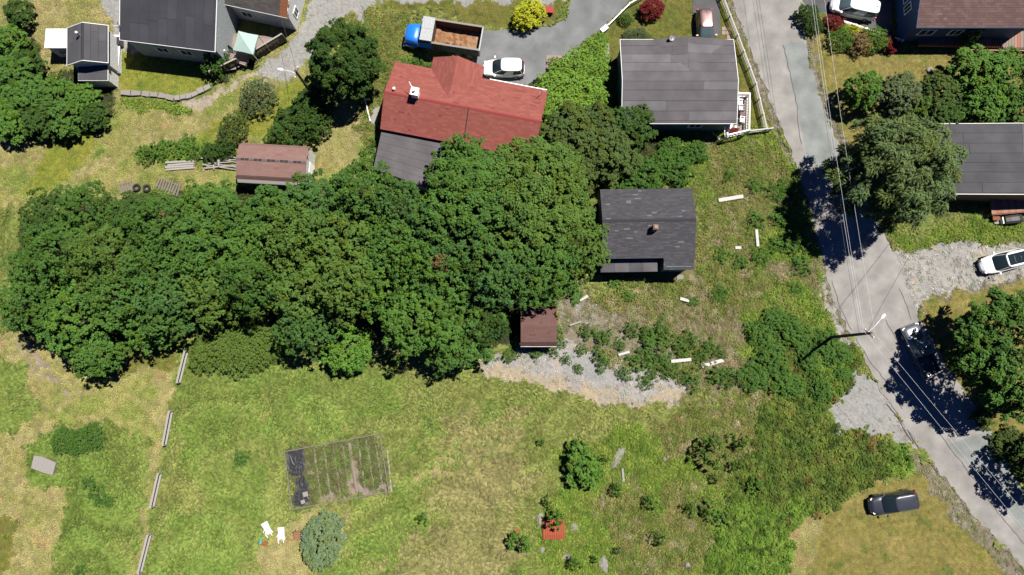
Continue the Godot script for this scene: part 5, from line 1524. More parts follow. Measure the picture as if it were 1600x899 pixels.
func dump_truck():
	var blue := gloss(Color(0.012, 0.16, 0.62), 0.35)
	var grey := mat(Color(0.42, 0.44, 0.45), 0.6, 0.1, grain, 0.5)
	var dark := mat(Color(0.03, 0.03, 0.033), 0.7, 0, grain, 0.5)
	var rust := mat(Color(0.13, 0.062, 0.035), 0.9, 0, grain_fine, 0.8)
	var t := thing("dump_truck", "blue dump truck with a rusty open bed", "dump truck", flat(Vector3(-7.16, 1.20, -34.72)), yaw_of(Vector3(-0.985, 0, -0.16)))
	# chassis
	for s in [-1, 1]: board("chassis_rail", Vector3(7.4, 0.24, 0.12), Vector3(-0.1, 0.95, s * 0.42), dark, t)
	# bonnet
	var rings := []
	for s in [[2.55, 1.06, 2.0], [3.3, 1.02, 1.92], [3.85, 0.96, 1.82], [4.05, 0.88, 1.66], [4.1, 0.8, 1.3]]:
		var w: float = s[1]
		var y: float = s[2]
		var ring := []
		for q in [[-w, 0.8], [-w, y - 0.25], [-w * 0.85, y - 0.05], [-w * 0.4, y + 0.02], [w * 0.4, y + 0.02], [w * 0.85, y - 0.05], [w, y - 0.25], [w, 0.8]]: ring.append(Vector3(s[0], q[1], q[0]))
		rings.append(ring)
	var st := SurfaceTool.new()
	st.begin(Mesh.PRIMITIVE_TRIANGLES)
	st.set_smooth_group(0)
	loft(st, rings)
	done("hood", st, blue, t)
	for s in [-1, 1]:
		st = tool(); bx(st, Vector3(3.35, 0.95, s * 1.02), Vector3(1.2, 0.22, 0.34)); done("fender", st, blue, t)
		st = tool(); bx(st, Vector3(4.06, 1.2, s * 0.8), Vector3(0.1, 0.2, 0.26)); done("headlight", st, M.lamp_clear, t)
	board("grille", Vector3(0.06, 0.7, 1.0), Vector3(4.1, 1.2, 0), M.rim, t)
	board("bumper", Vector3(0.16, 0.34, 2.3), Vector3(4.18, 0.62, 0), M.rim, t)
	# cab
	var A := [Vector3(1.15, 0.9, -1.08), Vector3(2.62, 0.9, -1.08), Vector3(2.62, 0.9, 1.08), Vector3(1.15, 0.9, 1.08)]
	var B := [Vector3(1.15, 2.72, -0.98), Vector3(2.25, 2.72, -0.98), Vector3(2.25, 2.72, 0.98), Vector3(1.15, 2.72, 0.98)]
	st = tool(); hexa(st, A + B); var cab := done("cab", st, blue, t)
	var up := [A[1].lerp(B[1], 0.5), A[2].lerp(B[2], 0.5)]
	panel("windscreen", [up[0], up[1], B[2], B[1]], 0.08, 0.015, M.glass, t)
	for s in [0, 3]:
		var i: int = s
		var j := 1 if i == 0 else 2
		panel("side_window", [A[i].lerp(B[i], 0.52), A[j].lerp(B[j], 0.52), B[j], B[i]], 0.1, 0.015, M.glass, t)
	for k in 5: board("marker_lamp", Vector3(0.12, 0.1, 0.14), Vector3(2.05, 2.77, -0.7 + 0.35 * k), M.lamp_clear, t)
	for s in [-1, 1]:
		st = tool()
		tube(st, [Vector3(1.08, 0.9, s * 1.12), Vector3(1.08, 3.1, s * 1.12)], [0.08, 0.08], 8)
		done("exhaust_stack", st, M.rim, t)
		st = tool(); bx(st, Vector3(2.45, 2.0, s * 1.32), Vector3(0.1, 0.5, 0.24)); done("mirror", st, M.rim, t)
	# bed: floor, sides, tailgate, headboard with the guard over the cab
	var y0 := 1.35
	var y1 := 2.75
	var b0 := -3.95
	var b1 := 0.95
	var bw := 1.27
	board("bed_floor", Vector3(b1 - b0, 0.1, bw * 2), Vector3((b0 + b1) / 2, y0, 0), rust, t)
	for s in [-1, 1]:
		board("bed_side", Vector3(b1 - b0, y1 - y0, 0.09), Vector3((b0 + b1) / 2, (y0 + y1) / 2, s * bw), dark, t)
		board("bed_lining", Vector3(b1 - b0 - 0.1, y1 - y0 - 0.06, 0.03), Vector3((b0 + b1) / 2, (y0 + y1) / 2, s * (bw - 0.066)), rust, t)
		board("top_rail", Vector3(b1 - b0 + 0.06, 0.1, 0.2), Vector3((b0 + b1) / 2, y1 + 0.05, s * bw), mat(Color(0.28, 0.25, 0.22), 0.8, 0, grain, 0.8), t)
		for k in 7: board("side_rib", Vector3(0.1, y1 - y0 - 0.1, 0.1), Vector3(b0 + 0.35 + k * 0.7, (y0 + y1) / 2, s * (bw + 0.095)), dark, t)
	board("tailgate", Vector3(0.14, y1 - y0, bw * 2 + 0.1), Vector3(b0 - 0.07, (y0 + y1) / 2, 0), grey, t)
	board("headboard", Vector3(0.1, 1.75, bw * 2), Vector3(b1 + 0.05, y0 + 0.85, 0), rust, t)
	for s in [-1, 1]: board("cab_guard", Vector3(1.25, 0.07, 1.28), Vector3(b1 + 0.62, 3.12, s * 0.65), grey, t)
	for q in [[3.35, 1.0, 0.3], [-1.6, 1.0, 0.3], [-2.9, 1.0, 0.3]]:
		for s in [-1, 1]: wheel(t, q[0], s * q[1], 0.52, q[2])
	for q in [-1.6, -2.9]:
		for s in [-1, 1]: wheel(t, q, s * 0.66, 0.52, 0.28)
	# what it carries
	var sand_st := tool()
	var rng := RandomNumberGenerator.new()
	rng.seed = 6
	var nz := FastNoiseLite.new()
	nz.frequency = 0.8
	var gx := 24
	var gz := 12
	var pt := func(i, j):
		var x: float = lerpf(b0 + 0.03, b1 - 0.06, float(i) / gx)
		var z: float = lerpf(-bw + 0.09, bw - 0.09, float(j) / gz)
		return Vector3(x, y0 + 0.12 + 0.22 * absf(nz.get_noise_2d(x, z)) + (0.25 if x > 0.4 else 0.0), z)
	for i in gx:
		for j in gz:
			sand_st.set_color(base(196, 128, 78).lerp(base(226, 182, 140), clampf(0.4 + 1.6 * nz.get_noise_2d(i * 0.35 + 40, j * 0.35) + (0.35 if i < 7 else 0.0), 0, 1)))
			quad(sand_st, pt.call(i, j), pt.call(i + 1, j), pt.call(i + 1, j + 1), pt.call(i, j + 1))
	var o := thing("sand_load", "rust-brown and tan sand lying in the dump truck bed", "sand", t.position, t.rotation.y)
	done("sand", sand_st, vcol_mat(0.95, grain_fine, 1.2), o)
	for q in [[-0.3, -0.85], [-0.95, -0.88]]:
		var tr := thing("tyre", "loose tyre lying in the dump truck bed", "tyre", t.transform * Vector3(q[0] - 0.2, y0 + 0.28, q[1]), 0.3, "tyres in the dump truck bed")
		st = tool()
		lathe(st, Vector3.ZERO, [[0.2, -0.1], [0.34, -0.12], [0.38, 0.0], [0.34, 0.12], [0.2, 0.1], [0.2, -0.1]], 18)
		done("carcass", st, M.tyre, tr)

# ---------------------------------------------------------------- fences, poles, wires
func rail_fence(called: String, label: String, pts: Array, h: float, rails: Array, m: Material, post_gap: float, group := "", thick := 0.1) -> Node3D:
	var o := flat(pts[0])
	var t := thing(called, label, "fence", o, 0.0, group)
	for i in pts.size() - 1:
		var a := flat(pts[i]) - o
		var b := flat(pts[i + 1]) - o
		var n := maxi(1, roundi(a.distance_to(b) / post_gap))
		for k in n + (1 if i == pts.size() - 2 else 0): board("post", Vector3(0.11, h + 0.1, 0.11), a.lerp(b, float(k) / n) + Vector3(0, h / 2 - 0.05, 0), m, t)
		var side := (b - a).normalized().cross(Vector3.UP) * 0.07
		for y in rails: beam("rail", a + Vector3(0, y, 0) + side, b + Vector3(0, y, 0) + side, (0.04 if thick < 0.19 else thick) if y < h - 0.1 else thick, (0.12 if thick < 0.19 else 0.05) if y < h - 0.1 else 0.05, m, t)
	return t

func lamp_post(label: String, foot: Vector3, lamp: Vector3, h: float) -> Node3D:
	var t := thing("street_lamp", label, "street lamp", flat(foot))
	var st := tool()
	tube(st, [Vector3(0, -0.1, 0), Vector3(0, h * 0.5, 0), Vector3(0, h, 0)], [0.17, 0.145, 0.12], 10)
	done("pole", st, M.pole, t)
	var d := lamp - flat(foot)
	var a := Vector3(0, h - 0.9, 0)
	st = tool()
	tube(st, [a, a.lerp(d, 0.5) + Vector3(0, 0.25, 0), d], [0.05, 0.045, 0.04], 7)
	done("arm", st, M.white_wall, t)
	var dir := flat(d).normalized()
	st = tool()
	lathe(st, Vector3.ZERO, [[0.0, 0.1], [0.07, 0.09], [0.13, 0.04], [0.14, -0.02], [0.1, -0.08], [0.0, -0.1]], 14, 2.2)
	part("lamp_head", finish(st), M.white, t, Transform3D(Basis(Vector3.UP, yaw_of(dir)), d + dir * 0.2))
	st = tool()
	var cr := dir.cross(Vector3.UP)
	tube(st, [Vector3(0, h - 0.5, 0) + cr * 0.55, Vector3(0, h - 0.5, 0) - cr * 0.55], [0.05, 0.05], 6)
	done("cross_arm", st, M.pole, t)
	for s in [-0.5, 0.5]:
		st = tool()
		lathe(st, Vector3(0, h - 0.45, 0) + cr * s, [[0.05, 0.0], [0.07, 0.05], [0.05, 0.1], [0.06, 0.15], [0.0, 0.2]], 8)
		done("insulator", st, M.white, t)
	return t

func wire(label: String, a: Vector3, b: Vector3, sag: float, r: float, m: Material, group: String):
	var pts := []
	var rad := []
	for i in 25:
		var f := i / 24.0
		pts.append(a.lerp(b, f) - Vector3(0, sag * 4 * f * (1 - f), 0) - a)
		rad.append(r)
	var st := tool()
	tube(st, pts, rad, 5)
	var o := done("overhead_wire", st, m, self)
	o.position = a
	tag(o, label, "wire", group)

func build_fences_and_poles():
	for q in [["grey weathered rail fence panel touching the olive bushes", Vector3(-32.84, 0.00, -1.97), Vector3(-33.45, 0.00, 1.19)], ["grey weathered rail fence panel just below the bushy one", Vector3(-34.07, 0.00, 4.00), Vector3(-34.52, 0.00, 7.36)], ["grey weathered rail fence panel beside the trodden hay strip", Vector3(-34.81, 0.00, 10.05), Vector3(-35.38, 0.00, 13.34)], ["grey weathered rail fence panel at the far end of its row", Vector3(-35.48, 0.00, 15.92), Vector3(-36.21, 0.00, 19.57)]]:
		rail_fence("rail_fence", q[0], [q[1], q[2]], 1.0, [0.3, 0.98], M.weathered, 3.6, "rail fence panels on the meadow", 0.2)
	rail_fence("road_fence", "long white wooden fence along the village road", [Vector3(21.87, 0.00, -42.02), Vector3(24.05, 0.00, -35.45), Vector3(25.76, 0.00, -30.08), Vector3(26.71, 0.00, -25.08)], 1.0, [0.35, 0.66, 0.98], M.old_white, 2.0, "", 0.1)
	rail_fence("road_fence", "short white fence joining the porch to the road fence", [Vector3(24.88, 0.00, -24.94), Vector3(27.25, 0.00, -25.22)], 1.0, [0.35, 0.66, 0.98], M.old_white, 1.8, "", 0.12)
	rail_fence("white_fence", "thin white fence curving beside the asphalt yard", [Vector3(10.19, 0.00, -36.61), Vector3(11.73, 0.00, -38.21), Vector3(12.58, 0.00, -39.08), Vector3(14.54, 0.00, -40.26)], 0.8, [0.4, 0.78], M.white, 1.8, "", 0.12)
	rail_fence("white_fence", "low white fence between the van's drive and the border", [Vector3(35.55, 0.00, -37.19), Vector3(37.98, 0.00, -36.32), Vector3(41.75, 0.00, -35.02)], 0.6, [0.3, 0.58], M.white, 1.6, "", 0.12)
	# boarded fence round the gazebo deck
	for q in [["boarded timber fence hiding the mint gazebo from the lane", Vector3(-27.65, 0.00, -32.94), Vector3(-24.18, 0.00, -35.16)], ["boarded timber fence between the deck corner and the lane", Vector3(-31.67, 0.00, -31.01), Vector3(-28.86, 0.00, -32.43)]]:
		var o := flat(q[1])
		var t := thing("board_fence", q[0], "fence", o)
		var b := flat(q[2]) - o
		var n := int(b.length() / 0.16)
		for k in n:
			var p := b * ((k + 0.5) / n)
			board("slat", Vector3(0.145, 1.7, 0.03), p + Vector3(0, 0.8, 0), M.fence_wood, t, Vector3(0, yaw_of(b), 0))
		var side := b.normalized().cross(Vector3.UP) * 0.05
		for y in [0.3, 1.4]: beam("rail", Vector3(0, y, 0) + side, b + Vector3(0, y, 0) + side, 0.05, 0.09, M.fence_wood, t)
		beam("top_cap", Vector3(0, 1.68, 0), b + Vector3(0, 1.68, 0), 0.16, 0.04, M.weathered, t)
		for k in 3: board("post", Vector3(0.1, 1.75, 0.1), b * (k / 2.0) + side * 2 + Vector3(0, 0.8, 0), M.fence_wood, t)
	# garden wall of rough stones along the yellow lawn
	var t := thing("stone_wall", "low wall of flat pale stones along the yellow lawn", "wall", flat(Vector3(-41.52, 0.00, -29.30)))
	var run := [Vector3(-41.52, 0.00, -29.30), Vector3(-39.34, 0.00, -29.23), Vector3(-37.56, 0.00, -29.09), Vector3(-35.77, 0.00, -28.67), Vector3(-34.02, 0.00, -29.02), Vector3(-32.03, 0.00, -30.01)]
	var rng := RandomNumberGenerator.new()
	rng.seed = 9
	for i in run.size() - 1:
		var a := flat(run[i]) - t.position
		var b := flat(run[i + 1]) - t.position
		var n := 2 if i < 3 else 3
		for k in n:
			var p := a.lerp(b, (k + 0.5) / n)
			var st := tool()
			var w := a.distance_to(b) / n
			var pp := []
			for y in [-0.05, rng.randf_range(0.22, 0.36)]:
				for q in [[-1, -1], [1, -1], [1, 1], [-1, 1]]: pp.append(p + Basis(Vector3.UP, yaw_of(b - a)) * Vector3(q[0] * w * 0.5 * rng.randf_range(0.86, 0.98), y, q[1] * 0.26 * rng.randf_range(0.75, 1.25)))
			hexa(st, pp)
			done("stone", st, M.stone if i < 3 else M.concrete, t)
	# poles and wires
	var foot := Vector3(32.13, 0.00, -3.34)
	lamp_post("wooden street lamp post leaning beside the road and thicket", foot, Vector3(33.56, 8.20, -4.76), 9.0)
	lamp_post("wooden street lamp post between the lane and dark bushes", Vector3(-20.59, 0.00, -28.31), Vector3(-21.95, 7.60, -28.56), 8.0)
	var top := flat(foot) + Vector3(0, 8.75, 0)
	var far := flat(Vector3(28.56, 8.75, -44.79)) + Vector3(0, 8.75, 0)
	var low := flat(Vector3(56.75, 8.75, 28.21)) + Vector3(0, 8.75, 0)
	for q in [["bare wooden utility pole farther up the village road", far], ["bare wooden utility pole farther down the village road", low]]:
		var up := thing("utility_pole", q[0], "utility pole", flat(q[1]))
		var ps := tool()
		tube(ps, [Vector3(0, -0.1, 0), Vector3(0, 4.5, 0), Vector3(0, 9, 0)], [0.17, 0.145, 0.12], 10)
		done("pole", ps, M.pole, up)
		board("cross_arm", Vector3(1.3, 0.12, 0.1), Vector3(0, 8.65, 0), M.pole, up)
	for s in [-0.5, 0.5]:
		wire("pale overhead wire strung along the village road", top + Vector3(s, 0, 0.3 * s), far + Vector3(s, 0, 0), 0.5, 0.012, M.wire, "wires along the road")
		wire("pale overhead wire strung along the village road", top + Vector3(s, 0, 0.3 * s), low + Vector3(s, 0, -s), 0.5, 0.011, M.wire, "wires along the road")
	for s in [0.0, 0.3]: wire("low dark cable strung along the village road", flat(foot) + Vector3(0.1 + s, 6.6, 0), flat(far) + Vector3(s, 6.6, 0), 0.5, 0.014, M.wire_dark if s == 0 else M.wire, "cables along the road")
	wire("dark service cable crossing the road to the slate-roofed house", top - Vector3(0, 0.6, 0), Vector3(43.03, 3.50, -17.54) + Vector3(0.6, 0, -0.4), 0.4, 0.018, M.wire_dark, "")
	wire("thin wire strung from the lane lamp to the white house", flat(Vector3(-20.59, 0.00, -28.31)) + Vector3(0, 7.6, 0), Vector3(-23.58, 3.60, -35.61), 0.4, 0.015, M.wire_dark, "wires from the lane lamp")

# ---------------------------------------------------------------- yard things
func rock_mesh(sd: int) -> Mesh:
	var rng := RandomNumberGenerator.new()
	rng.seed = sd
	var nz := FastNoiseLite.new()
	nz.seed = sd
	nz.frequency = 0.9
	var st := tool()
	var f := func(i, j):
		var a: float = TAU * i / 10.0
		var b: float = -0.3 + (PI / 2 + 0.3) * j / 5.0
		var d := Vector3(cos(a) * cos(b), sin(b), sin(a) * cos(b))
		return d * (1.0 + 0.45 * nz.get_noise_3dv(d * 1.4))
	for i in 10:
		for j in 5: quad(st, f.call(i, j), f.call(i, j + 1), f.call((i + 1) % 10, j + 1), f.call((i + 1) % 10, j))
	return finish(st)

func garden_chair(label: String, at: Vector3, turn: float, m: Material, group := "", tip := 0.0):
	var t := thing("garden_chair", label, "chair", at, turn, group)
	t.rotation.x = tip
	if tip != 0.0:
		t.position.y += 0.16
		t.scale = Vector3.ONE * 1.1
		board("back_panel", Vector3(0.56, 0.36, 0.06), Vector3(0, 1.0, -0.36), m, t, Vector3(-0.2, 0, 0))
		board("apron", Vector3(0.52, 0.4, 0.04), Vector3(0, 0.22, -0.24), m, t)
	board("seat", Vector3(0.5, 0.05, 0.5), Vector3(0, 0.42, 0), m, t)
	board("backrest", Vector3(0.5, 0.5, 0.05), Vector3(0, 0.68, -0.27), m, t, Vector3(-0.2, 0, 0))
	for s in [-1, 1]:
		for z in [-0.22, 0.22]: board("leg", Vector3(0.06, 0.42, 0.06), Vector3(s * 0.22, 0.2, z), m, t)
		board("armrest", Vector3(0.07, 0.05, 0.5), Vector3(s * 0.27, 0.63, 0), m, t)

func build_yard_things():
	# white boards lying in the scrub
	for q in [["long white board lying on the slope beside the charcoal roof", Vector3(21.52, 0.00, -17.62), Vector3(24.07, 0.00, -18.03), 0.38], ["white board lying upright along the slope below a bush", Vector3(25.33, 0.00, -14.56), Vector3(25.39, 0.00, -12.74), 0.28], ["short white block lying near the slope board", Vector3(23.07, 0.00, -12.61), Vector3(23.66, 0.00, -12.61), 0.3], ["white board lying on straw above the shed", Vector3(6.96, 0.00, -7.15), Vector3(7.76, 0.00, -7.61), 0.28], ["short white board lying in the dry scrub", Vector3(17.22, 0.00, -7.34), Vector3(18.13, 0.00, -7.08), 0.3], ["thin white stick lying against the brown shed's bushes", Vector3(5.89, 0.00, -4.58), Vector3(7.01, 0.00, -4.97), 0.16], ["pale board lying between scrub bushes", Vector3(10.81, 0.00, -1.58), Vector3(11.92, 0.00, -1.91), 0.24], ["white board lying beside the biggest scrub clump", Vector3(16.13, 0.00, -0.94), Vector3(18.15, 0.00, -1.13), 0.32], ["white board lying tilted above the bramble edge", Vector3(19.17, 0.00, -0.42), Vector3(21.40, 0.00, -1.07), 0.36], ["weathered plank standing in grass below the flat rock", Vector3(11.10, 0.00, 10.93), Vector3(10.99, 0.00, 9.68), 0.2], ["pale plank lying below the grey bungalow", Vector3(21.09, 0.00, -24.94), Vector3(21.87, 0.00, -24.10), 0.16]]:
		var a := flat(q[1])
		var b := flat(q[2])
		var t := thing("loose_board", q[0], "board", (a + b) / 2)
		var h := (b - a) / 2
		beam("plank", -h + Vector3(0, 0.26, 0), h + Vector3(0, 0.32, 0), q[3], 0.05, M.old_white if q[3] > 0.21 else M.weathered, t)
		beam("batten", -h * 0.5 + Vector3(0, 0.12, 0), h * 0.5 + Vector3(0, 0.13, 0), q[3] * 0.5, 0.26, M.weathered, t)
	# rocks
	var i := 0
	for q in [["long flat pale rock in the grass above a plank", Vector3(10.63, 0.00, 8.62), 0.5, 1.3, -0.5], ["pale rock in the grass beyond the bramble edge", Vector3(21.46, 0.00, 13.59), 0.5, 1.1, 0.4], ["blue-grey stone at the bramble edge", Vector3(24.52, 0.00, 11.80), 0.35, 0.35, 0.0], ["white boulder in the bramble thicket", Vector3(36.35, 0.00, 8.93), 0.45, 0.6, 0.3], ["long pale boulder at the foot of the scrub", Vector3(9.00, 0.00, 18.91), 0.45, 0.9, 0.1], ["pale rock beside the young saplings", Vector3(5.42, 0.00, 18.18), 0.5, 0.4, 0.0], ["pale stone beside the rusty sheet", Vector3(6.20, 0.00, 15.37), 0.4, 0.45, 0.2], ["small grey stone in the grass", Vector3(2.96, 0.00, 17.57), 0.25, 0.4, -0.4], ["small pale stone among weeds", Vector3(17.24, 0.00, 18.97), 0.28, 0.3, 0.0], ["narrow grey slab leaning by the rusty sheet", Vector3(2.73, 0.00, 14.76), 0.3, 0.75, -0.15], ["pale rough rock under the weeds", Vector3(20.60, 0.00, 14.70), 0.8, 0.35, 0.2], ["pale stone on the bare patch", Vector3(23.75, 0.00, 13.53), 0.5, 0.4, 0.0], ["stone beside the upper garden trees", Vector3(44.56, 0.00, -31.86), 0.4, 0.35, 0.3], ["small white stone in the middle grass", Vector3(15.23, 0.00, 8.80), 0.2, 0.25, 0.0]]:
		var t := thing("rock", q[0], "rock", flat(q[1]), q[4])
		part("stone", rock_mesh(20 + i), M.grey_rock, t, Transform3D(Basis.from_scale(Vector3(q[2], 0.24, q[3])), Vector3(0, 0.02, 0)))
		i += 1
	var slab := thing("concrete_slab", "pale concrete slab lying in the hay field", "slab", flat(Vector3(-46.68, 0.00, 9.37)), -0.2)
	var st := tool()
	prism(st, PackedVector2Array([Vector2(-1.2, -0.75), Vector2(-0.4, -0.8), Vector2(1.15, -0.5), Vector2(1.15, 0.75), Vector2(0.2, 0.7), Vector2(-1.15, 0.5)]), -0.05, 0.26)
	done("slab", st, M.concrete, slab)
	# kitchen garden: four edging boards round a bed
	var bed := thing("garden_bed", "kitchen garden bed edged with weathered boards", "garden bed", flat(Vector3(-17.57, 0.00, 9.99)))
	var o := bed.position
	var cs := [flat(Vector3(-22.75, 0.00, 8.05)) - o, flat(Vector3(-13.30, 0.00, 6.29)) - o, flat(Vector3(-12.23, 0.00, 11.92)) - o, flat(Vector3(-21.78, 0.00, 13.65)) - o]
	for k in 4:
		beam("edging_board", cs[k] + Vector3(0, 0.1, 0), cs[(k + 1) % 4] + Vector3(0, 0.1, 0), 0.09, 0.24, M.driftwood, bed)
		board("corner_post", Vector3(0.14, 0.36, 0.14), cs[k] + Vector3(0, 0.14, 0), M.driftwood, bed)
	beam("edging_board", flat(Vector3(-12.50, 0.00, 7.67)) - o + Vector3(0, 0.06, 0), flat(Vector3(-11.97, 0.00, 11.92)) - o + Vector3(0, 0.06, 0), 0.14, 0.1, M.weathered, bed)
	# rows of bare earth between the strips of weeds
	for q in [0.3, 0.4, 0.5, 0.6, 0.67, 0.76, 0.85, 0.94]:
		var a: Vector3 = cs[0].lerp(cs[1], q)
		var b: Vector3 = cs[3].lerp(cs[2], q)
		var pts := []
		var rad := []
		for k in 15:
			var f := 0.06 + 0.88 * k / 14.0
			pts.append(a.lerp(b, f) + Vector3(0.08 * n_fine.get_noise_2d(q * 90, f * 9), -0.09, 0))
			rad.append(0.1 + 0.1 * absf(n_fine.get_noise_2d(q * 50, f * 14)) + (0.07 if q == 0.67 else 0.0))
		st = tool()
		tube(st, pts, rad, 8)
		done("soil_row", st, M.soil, bed)
	var rng := RandomNumberGenerator.new()
	rng.seed = 15
	for q in [["black plastic sheet covering the end of the garden bed", poly([-22.49, 8.05, -20.90, 7.74, -20.66, 9.24, -20.94, 10.30, -21.77, 10.43, -22.29, 10.18])], ["black plastic sheet torn at the bed corner", poly([-21.57, 10.68, -20.81, 10.43, -20.27, 11.17, -20.09, 12.79, -20.71, 13.28, -21.53, 13.34, -21.76, 12.35, -21.27, 11.73])]]:
		var p: PackedVector2Array = q[1]
		var m := Vector2.ZERO
		for v in p: m += v / p.size()
		var t := thing("plastic_sheet", q[0], "plastic sheet", Vector3(m.x, 0, m.y))
		st = tool()
		var ring := []
		for k in p.size():
			var a := p[k]
			var b := p[(k + 1) % p.size()]
			for s in 4: ring.append(a.lerp(b, s / 4.0) - m + Vector2(rng.randf_range(-0.07, 0.07), rng.randf_range(-0.07, 0.07)))
		for lv in 5:
			for k in ring.size():
				var f := func(e, u):
					var v: Vector2 = ring[u % ring.size()] * (e / 5.0)
					return Vector3(v.x, 0.12 + 0.05 * n_fine.get_noise_2d(v.x * 5 + m.x, v.y * 5), v.y)
				quad(st, f.call(lv, k), f.call(lv + 1, k), f.call(lv + 1, k + 1), f.call(lv, k + 1))
		done("sheet", st, M.tarp, t)
	for q in [[Vector3(-20.49, 0.00, 12.17), 0.5], [Vector3(-20.72, 0.00, 12.91), 0.4]]: 
		var t := thing("paving_slab", "grey paving slab weighing down the black plastic sheet", "slab", flat(q[0]), 0.3, "slabs on the black plastic sheet")
		board("slab", Vector3(q[1], 0.07, q[1] * 0.9), Vector3(0, 0.2, 0), M.concrete, t)
	# chairs, crate and litter by the grey-green bush
	garden_chair("white plastic chair tipped beside the orange pot", flat(Vector3(-23.84, 0.00, 16.11)), 0.5, M.white, "", -1.2)
	garden_chair("white plastic chair tipped over alone in the grass", flat(Vector3(-22.68, 0.00, 16.72)), 0.1, M.white, "", -1.2)
	var bench := thing("wooden_bench", "small tan wooden bench half under the grey-green bush", "bench", flat(Vector3(-20.81, 0.00, 15.92)), 0.12)
	for k in 3: board("seat_slat", Vector3(1.3, 0.05, 0.24), Vector3(0, 0.42, -0.1 + 0.26 * k), M.tan_wood, bench)
	board("backrest", Vector3(1.3, 0.16, 0.05), Vector3(0, 0.75, -0.3), M.tan_wood, bench)
	for s in [-0.55, 0.55]:
		board("leg", Vector3(0.08, 0.8, 0.08), Vector3(s, 0.37, -0.27), M.tan_wood, bench)
		board("leg", Vector3(0.08, 0.42, 0.08), Vector3(s, 0.19, 0.4), M.tan_wood, bench)
	var pot := thing("flower_pot", "orange clay pot beside a tipped white chair", "pot", flat(Vector3(-24.31, 0.00, 16.90)))
	st = tool(); lathe(st, Vector3.ZERO, [[0.0, -0.02], [0.15, -0.02], [0.2, 0.25], [0.23, 0.26], [0.23, 0.32], [0.18, 0.32], [0.16, 0.26], [0.0, 0.26]], 14); done("pot", st, M.rusty, pot)
	var bk := thing("bucket", "teal bucket lying beside the orange pot", "bucket", flat(Vector3(-24.76, 0.00, 16.78)))
	st = tool(); lathe(st, Vector3(0, 0.22, 0), [[0.0, -0.3], [0.17, -0.3], [0.22, 0.2], [0.2, 0.2], [0.16, -0.26], [0.0, -0.26]], 14, 1.0, Basis(Vector3.RIGHT, 1.2)); done("pail", st, mat(base(110, 170, 150), 0.6), bk)
	var bag := thing("plastic_bag", "crumpled pale plastic bag beside the grey-green bush", "bag", flat(Vector3(-16.69, 0.00, 16.23)))
	part("bag", rock_mesh(77), mat(base(214, 218, 220), 0.5), bag, Transform3D(Basis.from_scale(Vector3(0.42, 0.3, 0.36)), Vector3(0, 0.02, 0)))
	# rusty sheets
	for q in [["square rusty orange corrugated sheet lying in the grass", Vector3(4.11, 0.00, 15.56), 2.2, 1.9], ["small red rusty sheet under a sapling", Vector3(0.51, 0.00, 15.86), 0.6, 0.6]]:
		var t := thing("metal_sheet", q[0], "metal sheet", flat(q[1]), 0.03)
		st = tool()
		var n := int(q[2] / 0.11)
		for k in n:
			var f := func(j): return 0.36 + 0.025 * (1 if j % 2 else -1)
			var x0: float = -q[2] / 2 + q[2] * k / n
			var x1: float = -q[2] / 2 + q[2] * (k + 1) / n
			var hz: float = q[3] / 2
			quad(st, Vector3(x0, f.call(k) - 0.1, -hz), Vector3(x1, f.call(k + 1) - 0.1, -hz), Vector3(x1, f.call(k + 1), hz * 0.5), Vector3(x0, f.call(k), hz * 0.5))
			quad(st, Vector3(x0, f.call(k), hz * 0.5), Vector3(x1, f.call(k + 1), hz * 0.5), Vector3(x1, f.call(k + 1) - 0.12, hz), Vector3(x0, f.call(k) - 0.12, hz))
		done("sheet", st, M.rusty, t)
	# timber, tyres and pallets above the wood
	var pile := thing("timber_stack", "stack of pale sawn boards in the grass", "timber stack", flat(Vector3(-34.82, 0.00, -21.40)), yaw_of(Vector3(-33.35, 0.00, -21.60) - Vector3(-36.30, 0.00, -21.40)))
	for k in 9: board("plank", Vector3(rng.randf_range(2.7, 3.0), 0.07, 0.2), Vector3(rng.randf_range(-0.1, 0.1), 0.04 + 0.085 * (k / 4), -0.36 + 0.24 * (k % 4)), M.weathered, pile, Vector3(0, rng.randf_range(-0.02, 0.02), 0))
	var logs := thing("log_heap", "heap of grey crossed logs beside the pink-roofed shed", "log heap", flat(Vector3(-30.81, 0.00, -21.88)))
	for k in 16:
		var a := rng.randf_range(-0.25, 0.3) if k < 12 else rng.randf_range(0.9, 1.6)
		var d := Vector3(cos(a), 0, sin(a)) * rng.randf_range(1.2, 1.9) * (1.0 if k < 12 else 0.4)
		var c := Vector3(rng.randf_range(-0.5, 0.5), 0.1 + 0.055 * (k / 3), rng.randf_range(-0.75, 0.75))
		st = tool(); tube(st, [c - d, c + d], [0.09, 0.06], 7); done("log", st, M.weathered, logs)
	for q in [["two weathered boards dumped beside the tyres", Vector3(-40.38, 0.00, -19.06), 1.4, 0.3, 5], ["weathered slatted pallet beside the woodland edge", Vector3(-35.91, 0.00, -19.19), 2.6, -0.35, 9]]:
		var t := thing("pallet", q[0], "pallet", flat(q[1]), q[3])
		var n: int = q[4]
		for k in n: board("slat", Vector3(0.15, 0.035, 1.1 + 0.2 * (k % 3)), Vector3((k - (n - 1) / 2.0) * q[2] / n, 0.14 + 0.01 * (k % 2), 0.1 * (k % 2)), M.driftwood, t, Vector3(0, 0.05 * (k % 3), 0))
		for z in [-0.4, 0.4]: board("bearer", Vector3(q[2], 0.1, 0.09), Vector3(0, 0.07, z), M.driftwood, t)
